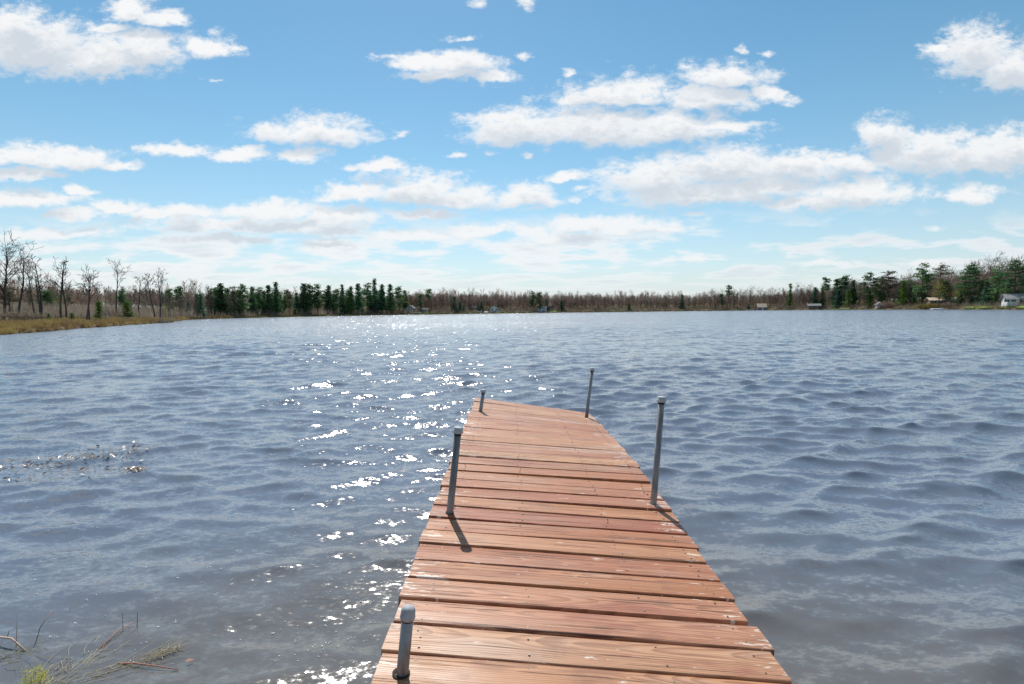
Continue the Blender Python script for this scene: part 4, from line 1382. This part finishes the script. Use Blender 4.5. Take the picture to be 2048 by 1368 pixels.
def house(px, base_py, d, W, D, Hw, rise, turn, wall, roof, label, openings, ridge='x', chimney=None, over=0.35):
    """gabled house; its front faces the lake; openings on the front: (x, z, w, h, kind)"""
    c = at(px, base_py, d)
    c.z = ground_z(c.x, c.y) + 0.25
    e = obj('house', None, loc=c, rot=(0, 0, turn))
    tag(e, label, 'house', 'houses on the far shore')
    mb = MB()
    hw, hd = W / 2, D / 2
    if ridge == 'x':      # eaves face the lake
        poly = [(-hd, -0.8), (hd, -0.8), (hd, Hw), (0, Hw + rise), (-hd, Hw)]
        m2 = MB()
        m2.prism(poly, -hw, hw)
        mb.v = [(y, x, z) for x, y, z in m2.v]
        mb.f = [f_[::-1] for f_ in m2.f]
    else:                 # the gable faces the lake
        mb.prism([(-hw, -0.8), (hw, -0.8), (hw, Hw), (0, Hw + rise), (-hw, Hw)], -hd, hd)
    obj('wall', mb.mesh('wall', wall), e)
    span, ln = (hd, hw) if ridge == 'x' else (hw, hd)
    th = 0.16
    s_ = rise / span
    for sg_ in (-1, 1):
        mb = MB()
        a = (sg_ * (span + over), Hw - s_ * over + 0.02)
        b = (0.0, Hw + rise + 0.02)
        pts = [a, b, (b[0], b[1] + th), (a[0], a[1] + th)]
        m2 = MB()
        m2.prism(pts, -ln - over, ln + over)
        mb.v = [(y, x, z) for x, y, z in m2.v] if ridge == 'x' else m2.v
        mb.f = m2.f
        obj('roof_slope', mb.mesh('roof_slope', roof), e)
    for (x, z, w_, h_, kind) in openings:
        y = -hd
        if kind == 'door':
            m = MB()
            m.box(x - w_ / 2, y - 0.06, z, x + w_ / 2, y - 0.004, z + h_)
            o = obj('door', m.mesh('door', TRIM), e)
            m = MB()
            m.box(x + w_ * 0.30, y - 0.10, z + h_ * 0.45, x + w_ * 0.38, y - 0.062, z + h_ * 0.52)
            obj('handle', m.mesh('handle', PIPE), o)
        else:
            m = MB()
            t_ = 0.09
            m.box(x - w_ / 2 - t_, y - 0.06, z - t_, x + w_ / 2 + t_, y - 0.004, z)
            m.box(x - w_ / 2 - t_, y - 0.06, z + h_, x + w_ / 2 + t_, y - 0.004, z + h_ + t_)
            m.box(x - w_ / 2 - t_, y - 0.06, z, x - w_ / 2, y - 0.004, z + h_)
            m.box(x + w_ / 2, y - 0.06, z, x + w_ / 2 + t_, y - 0.004, z + h_)
            m.box(x - 0.03, y - 0.055, z, x + 0.03, y - 0.004, z + h_)
            o = obj('window', m.mesh('window', TRIM), e)
            m = MB()
            m.box(x - w_ / 2 + 0.002, y - 0.03, z + 0.002, x + w_ / 2 - 0.002, y - 0.006, z + h_ - 0.002)
            obj('pane', m.mesh('pane', GLASS), o)
    if chimney:
        m = MB()
        x, y = chimney
        m.box(x - 0.35, y - 0.35, Hw, x + 0.35, y + 0.35, Hw + rise + 0.9)
        obj('chimney', m.mesh('chimney', WALL_B), e)
    return e


house(2046, 613, 208, 11, 8, 1.9, 1.9, math.radians(-30), WALL_W, ROOF_G, 'white one-storey house with grey roof at the right edge of the far shore',
      [(-5.6, 0.9, 1.5, 1.2, 'w'), (-3.7, 0.9, 1.3, 1.2, 'w'), (-0.8, 0.1, 2.4, 2.2, 'w'), (3.0, 1.0, 1.8, 1.0, 'w'), (5.5, 0.0, 1.0, 2.1, 'door')], 'x', over=0.6)
house(1884, 606, 276, 11.5, 8, 3.0, 1.3, math.radians(-24), WALL_B, ROOF_T, 'brown house with a low tan roof behind the olive bush',
      [(-4.2, 1.1, 1.8, 1.3, 'w'), (-1.6, 1.1, 2.2, 1.3, 'w'), (1.6, 0.1, 1.0, 2.1, 'door'), (3.9, 1.1, 1.6, 1.2, 'w')], 'x', over=0.7)
house(1523, 616, 424, 6.4, 6, 2.4, 2.6, -0.25, WALL_B, ROOF_T, 'small cabin with a steep tan roof standing at the far shore',
      [(-1.7, 0.7, 1.4, 1.1, 'w'), (0.3, 0.0, 1.0, 2.0, 'door'), (2.0, 0.7, 1.2, 1.1, 'w')], 'x')
house(1628, 612, 392, 7.5, 5, 1.8, 1.2, -0.4, WALL_B, ROOF_G, 'low cabin with a flat grey roof among the shore conifers',
      [(-1.8, 0.6, 1.6, 1.0, 'w'), (1.8, 0.6, 1.6, 1.0, 'w')], 'x', over=0.7)
house(1759, 612, 330, 3.6, 4, 1.8, 1.3, -0.3, WALL_W, ROOF_G, 'tiny white shed among the conifers left of the brown thickets',
      [(0, 0.5, 1.2, 1.0, 'w')], 'y', over=0.5)
house(988, 623, 352, 5.2, 6, 2.1, 1.6, 0.1, WALL_W, ROOF_D, 'small white cottage with a dark gable roof left of centre on the far shore',
      [(-1.4, 0.7, 1.1, 1.1, 'w'), (0.1, 0.0, 1.0, 2.0, 'door'), (1.6, 0.7, 1.1, 1.1, 'w')], 'y')
house(1084, 623, 378, 6.2, 4, 2.0, 1.3, 0.0, WALL_BL, ROOF_G, 'pale blue shed under the two tall pines at the far shore',
      [(-1.5, 0.7, 1.2, 1.0, 'w'), (1.4, 0.0, 1.0, 1.9, 'door')], 'x')
house(1102, 621, 386, 4.4, 4, 2.0, 1.4, 0.2, WALL_B, ROOF_D, 'dark brown hut right of the pale blue shed',
      [(0, 0.7, 1.2, 1.0, 'w')], 'y')
house(946, 624, 348, 5.5, 4, 1.8, 1.2, 0.1, WALL_B, ROOF_D, 'low dark hut left of the white cottage near the dark spruces',
      [(0.8, 0.6, 1.4, 0.9, 'w')], 'x')
house(822, 626, 312, 5.0, 4.5, 2.0, 1.8, -0.2, WALL_G, ROOF_G, 'grey hut half hidden at the right end of the pine stand',
      [(0.6, 0.7, 1.2, 1.0, 'w')], 'y')
house(848, 626, 316, 5.5, 4, 1.7, 0.8, 0.0, WALL_G, ROOF_G, 'small grey hut on the lawn left of the lone tufted pine',
      [(0, 0.6, 1.4, 0.9, 'w')], 'x')


def boat(px, d, turn, length, label, flip=False):
    p = at(px, 620, d)
    p.z = max(ground_z(p.x, p.y), 0.0) + 0.05
    e = obj('rowing_boat', None, loc=p, rot=(math.pi if flip else 0, 0, turn))
    if flip:
        e.location.z += 0.62
    tag(e, label, 'boat', 'small white boats drawn up on the far shore')
    n, hl = 10, length / 2
    rows = []
    for i in range(n + 1):
        t = i / n
        x = -hl + length * t
        b = 0.72 * (1 - max(0, (t - 0.45) / 0.55) ** 2.2) + 0.015
        sheer = 0.55 + 0.14 * max(0, t - 0.4)
        keel = 0.0 + 0.28 * max(0, t - 0.72) ** 1.2
        rows.append([(x, -b, sheer), (x, -b * 0.86, keel + 0.18), (x, -b * 0.35, keel), (x, b * 0.35, keel), (x, b * 0.86, keel + 0.18), (x, b, sheer),
                     (x, b * 0.93, sheer), (x, b * 0.76, keel + 0.21), (x, b * 0.3, keel + 0.05), (x, -b * 0.3, keel + 0.05), (x, -b * 0.76, keel + 0.21), (x, -b * 0.93, sheer)])
    mb = MB()
    k_ = len(rows[0])
    for r_ in rows:
        mb.v += r_
    for i in range(n):
        for k in range(k_):
            a0, b0 = i * k_ + k, i * k_ + (k + 1) % k_
            mb.f.append((a0, b0, b0 + k_, a0 + k_))
    mb.f.append((0, 1, 2, 3, 4, 5))
    obj('hull', mb.mesh('hull', BOATW), e)
    for sx in (-0.25, 0.12):
        m = MB()
        m.box(length * sx - 0.12, -0.60, 0.36, length * sx + 0.12, 0.60, 0.40)
        obj('seat', m.mesh('seat', SEATM), e)
    return e


boat(1776, 326, 0.2, 5.2, 'white upturned boat on the shore below the brown thickets', True)
boat(1876, 247, -0.1, 5.5, 'white boat on the shore below the olive bush', True)
boat(1863, 250, 0.9, 3.6, 'smaller white boat left of the boat below the olive bush')
boat(834, 303, 0.3, 4.6, 'white boat drawn up left of the lone tufted pine')
boat(957, 336, 0.1, 4.4, 'white boat on the shore left of the white cottage')
boat(972, 342, -0.2, 4.2, 'white upturned boat just left of the white cottage', True)
boat(1502, 426, 0.2, 4.6, 'white boat on the sand left of the tan-roofed cabin')
lp = at(252, 620, 80)
lp.z = ground_z(lp.x, lp.y) + 0.62
mb = MB()
mb.tube([(-0.45, 0, 0), (0.0, 0.03, 0.03), (0.42, -0.02, 0.02)], [0.09, 0.10, 0.07], 8)
tag(obj('driftwood_log', mb.mesh('driftwood_log', PALE_BARK, True), loc=lp), 'pale bleached log lying on the marsh sedge at the left', 'log')
lawn_m = simple('lawn', (0.14, 0.22, 0.04), (0.24, 0.32, 0.075), 0.4, 0.9, 0.1, vary=0, world_space=True)
for (xa, xb, back) in ((1930, 2090, 26), (836, 872, 14), (985, 1012, 8), (1096, 1120, 12), (1655, 1700, 9)):
    rows = []
    for px in np.linspace(xa, xb, 24):
        uu = (px - 1024) / F
        azd = math.degrees(math.atan(uu))
        rs = float(r_shore(azd)) * float(wiggle(np.array(azd)))
        row = []
        for q in np.linspace(1.2, back, 14):
            rr_ = rs + q
            x, y = rr_ * math.sin(math.radians(azd)), rr_ * math.cos(math.radians(azd))
            row.append((x, y, ground_z(x, y) + 0.14))
        rows.append(row)
    g_ = np.array(rows).transpose(1, 0, 2)
    lw = obj('lawn', grid_mesh('lawn', g_[..., 0], g_[..., 1], g_[..., 2], lawn_m, wrap=False))
    tag(lw, 'mown green lawn running down to the far water line', None, kind='structure')

# ------------------------------------------------------------------ plants and foam in the near water
STALK = simple('reed_stalk', (0.34, 0.24, 0.18), (0.50, 0.38, 0.29), 8.0, 0.7, 0.3, vary=0.2)
REDSTEM = simple('red_stem', (0.36, 0.17, 0.11), (0.48, 0.27, 0.18), 6.0, 0.6, 0.3, vary=0.15)
DARKST = simple('dark_stem', (0.05, 0.04, 0.035), (0.10, 0.08, 0.065), 6.0, 0.7, 0.3, vary=0.2)
WEED = simple('pale_weed', (0.36, 0.31, 0.21), (0.52, 0.45, 0.32), 3.0, 0.8, 0.2, vary=0.1)
WEEDG = simple('green_weed', (0.20, 0.18, 0.09), (0.34, 0.30, 0.15), 3.0, 0.8, 0.2, vary=0.1)
FLOWER = leafy('yellow_catkins', (0.55, 0.48, 0.10), (0.75, 0.68, 0.22), 30.0, 0.4, 0.0)
LEAFM = simple('drift_leaves', (0.06, 0.04, 0.03), (0.30, 0.18, 0.12), 9.0, 0.35, 0.5, vary=0, world_space=True)
FOAM = simple('foam', (0.80, 0.82, 0.84), (0.86, 0.87, 0.88), 5.0, 0.35, 0.5, vary=0)
nr = random.Random(3)


def stem(name, pts, r0, r1, mat, label, cat, group):
    mb = MB()
    n = len(pts)
    mb.tube(pts, [r0 + (r1 - r0) * i / (n - 1) for i in range(n)], 6)
    o = obj(name, mb.mesh(name, mat, True))
    return tag(o, label, cat, group)


def wz(px, py, dz_=0.0):
    p = on_z(px, py, 0.0)
    return Vector((p.x, p.y, water_z(p.x, p.y) + dz_))


GR = 'broken reeds in the near left water'
b_ = wz(28, 1292, -0.10)
stem('reed_stalk', [b_, at(35, 1226, b_.y)], 0.0022, 0.0010, STALK, 'thin upright reed standing near the woody stick at lower left', 'reed', GR)
b_ = wz(57, 1290, -0.08)
stem('reed_stalk', [b_, at(80, 1256, b_.y + 0.03), at(104, 1220, b_.y + 0.08)], 0.0026, 0.0012, STALK, 'pinkish reed slanting to the right at lower left', 'reed', GR)
b_ = wz(2, 1280, -0.08)
stem('reed_stalk', [b_, at(18, 1262, b_.y + 0.03)], 0.003, 0.001, DARKST, 'short dark reed at the left edge near the woody stick', 'reed', GR)
b_ = wz(245, 1262, -0.1)
stem('reed_stalk', [b_, at(245, 1226, b_.y)], 0.0016, 0.0008, DARKST, 'thin dark upright stem left of the forked one', 'reed', GR)
b_ = wz(271, 1254, -0.1)
stem('reed_stalk', [b_, at(275, 1225, b_.y)], 0.0022, 0.0009, DARKST, 'thin dark stem at the end of the long red stem', 'reed', GR)
a0, a1, a2 = wz(-14, 1282, 0.02), wz(24, 1290, 0.03), wz(52, 1303, 0.0)
stem('woody_stick', [a0, a1, a2, a2 + Vector((0.02, -0.02, -0.10))], 0.0045, 0.003, STALK, 'thick pinkish woody stick bent over the water at the lower left edge', 'stick', GR)
stem('red_reed', [wz(178, 1312, -0.03), wz(205, 1292, 0.006), wz(235, 1268, 0.012), wz(266, 1248, 0.01)], 0.0035, 0.002, REDSTEM, 'long red stem rising to the right out of the pale weed', 'reed', GR)
stem('red_reed', [wz(232, 1325, 0.0), wz(270, 1327, 0.01), wz(315, 1333, 0.012), wz(357, 1340, 0.004)], 0.0035, 0.0018, REDSTEM, 'red stem lying flat towards the dock below the feathery weed', 'reed', GR)
mb = MB()
lf_c = wz(379, 1325, 0.012)
mb.quad(lf_c + Vector((-0.018, -0.006, 0)), lf_c + Vector((0.003, -0.008, 0.004)), lf_c + Vector((0.020, 0.005, 0.002)), lf_c + Vector((-0.006, 0.007, 0.005)))
tag(obj('floating_leaf', mb.mesh('floating_leaf', REDSTEM)), 'orange-brown leaf floating at lower left near the feathery weed', 'leaf')


def weed(name, mat, path, n, spread, width, label, zoff=0.002):
    """bundle of limp strands trailing along a line of photo points"""
    mb = MB()
    P = [wz(*q, zoff) for q in path]
    for k in range(n):
        o = Vector((nr.gauss(0, spread), nr.gauss(0, spread), nr.gauss(0, 0.008)))
        t0, t1 = sorted((nr.uniform(0, 0.7), nr.uniform(0.3, 1.05)))
        pts = []
        ph = nr.uniform(0, 6)
        for j in range(7):
            t = (t0 + (t1 - t0) * j / 6) * (len(P) - 1)
            i = min(int(t), len(P) - 2)
            q = P[i].lerp(P[i + 1], t - i) + o * (0.5 + 0.7 * j / 6) + Vector((math.sin(ph + j) * 0.016, math.cos(ph * 2 + j) * 0.016, math.sin(ph * 3 + j) * 0.006))
            pts.append(q)
        mb.tube(pts, [width, width, width, width * 0.9, width * 0.8, width * 0.6, width * 0.3], 3, cap=False)
    return tag(obj(name, mb.mesh(name, mat)), label, 'water weed', 'weed trailing in the near left water', 'stuff')


weed('trailing_weed', WEED, [(130, 1372), (190, 1352), (260, 1330), (350, 1300), (378, 1292)], 34, 0.040, 0.0008, 'pale strands of dead weed trailing to the right at lower left')
weed('feathery_weed', WEED, [(280, 1318), (315, 1306), (350, 1296), (376, 1290)], 46, 0.016, 0.0008, 'feathery pale weed tip floating near the water surface at lower left', 0.002)
weed('drowned_grass', WEEDG, [(-20, 1330), (30, 1312), (70, 1300), (105, 1318)], 60, 0.06, 0.0008, 'drowned greenish grass around the woody stick at the left edge', -0.004)
weed('trailing_weed', WEED, [(60, 1380), (110, 1350), (180, 1310), (240, 1270)], 70, 0.05, 0.0010, 'thin pale strands just under the surface at lower left', 0.001)
mb, ms = MB(), MB()
c0 = wz(62, 1386, 0.0)
for k in range(26):
    t_ = c0 + Vector((nr.gauss(0, 0.028), nr.gauss(0, 0.02), nr.uniform(0.02, 0.075)))
    ms.tube([c0 + Vector((nr.gauss(0, 0.008), nr.gauss(0, 0.008), -0.1)), t_], [0.0015, 0.0008], 4)
    for j in range(26):
        q = t_ + Vector((nr.gauss(0, 0.006), nr.gauss(0, 0.006), nr.gauss(0, 0.008)))
        needle_clump(mb, nr, q, 0.006, 1.0, 2, 0.3)
yp = obj('flowering_plant', None, loc=c0)
tag(yp, 'yellow-green flowering sprig at the bottom left corner of the picture', 'plant')
for nm_, m_, mt_ in (('stems', ms, WEEDG), ('blossom', mb, FLOWER)):
    o = obj(nm_, m_.mesh(nm_, mt_), yp)
    o.data.transform(Matrix.Translation(-c0))

mb = MB()                                              # raft of drifting leaves
for k in range(430):
    t = nr.random()
    px = 290 * t + nr.gauss(0, 8)
    py = 941 - 42 * t + nr.gauss(0, 9) + (26 if nr.random() < 0.15 else 0)
    if nr.random() < 0.22:
        px, py = nr.gauss(268, 14), nr.gauss(943, 3)
    p = wz(px, py, 0.012)
    a = nr.uniform(0, 6.28)
    s = nr.uniform(0.008, 0.028)
    ux, uy = Vector((math.cos(a), math.sin(a), nr.uniform(-0.3, 0.6))) * s, Vector((-math.sin(a), math.cos(a), nr.uniform(-0.2, 0.5))) * s * 0.45
    mb.quad(p - ux, p + uy + Vector((0, 0, 0.003)), p + ux, p - uy)
tag(obj('drifting_leaves', mb.mesh('drifting_leaves', LEAFM)), 'raft of dark drifting leaves and stems on the water at the left', 'leaves', kind='stuff')

mb = MB()                                              # foam bubbles beside the dock


def bubble(p, r_):
    i0 = len(mb.v)
    for (rr_, z_) in ((1.0, 0.0), (0.8, 0.45), (0.35, 0.7)):
        for k in range(6):
            mb.v.append((p.x + math.cos(k * 1.047) * r_ * rr_, p.y + math.sin(k * 1.047) * r_ * rr_, p.z + r_ * z_ * 0.6))
    for lvl in range(2):
        for k in range(6):
            a0, b0 = i0 + lvl * 6 + k, i0 + lvl * 6 + (k + 1) % 6
            mb.f.append((a0, b0, b0 + 6, a0 + 6))
    mb.f.append(tuple(i0 + 12 + k for k in range(6)))


for k in range(330):
    if nr.random() < 0.72:
        px, py = nr.gauss(740, 80), nr.uniform(930, 1340)
        if px > 905 - 0.40 * (py - 900) - 12:
            continue
    else:
        px, py = nr.uniform(60, 720), nr.uniform(1050, 1340)
    p = wz(px, py, 0.002)
    for j in range(nr.choice((1, 1, 2, 4))):
        bubble(p + Vector((nr.gauss(0, 0.006), nr.gauss(0, 0.006), 0)), nr.uniform(0.0008, 0.0032))
tag(obj('foam_bubbles', mb.mesh('foam_bubbles', FOAM)), 'scattered white foam bubbles on the water left of the dock', 'foam', kind='stuff')
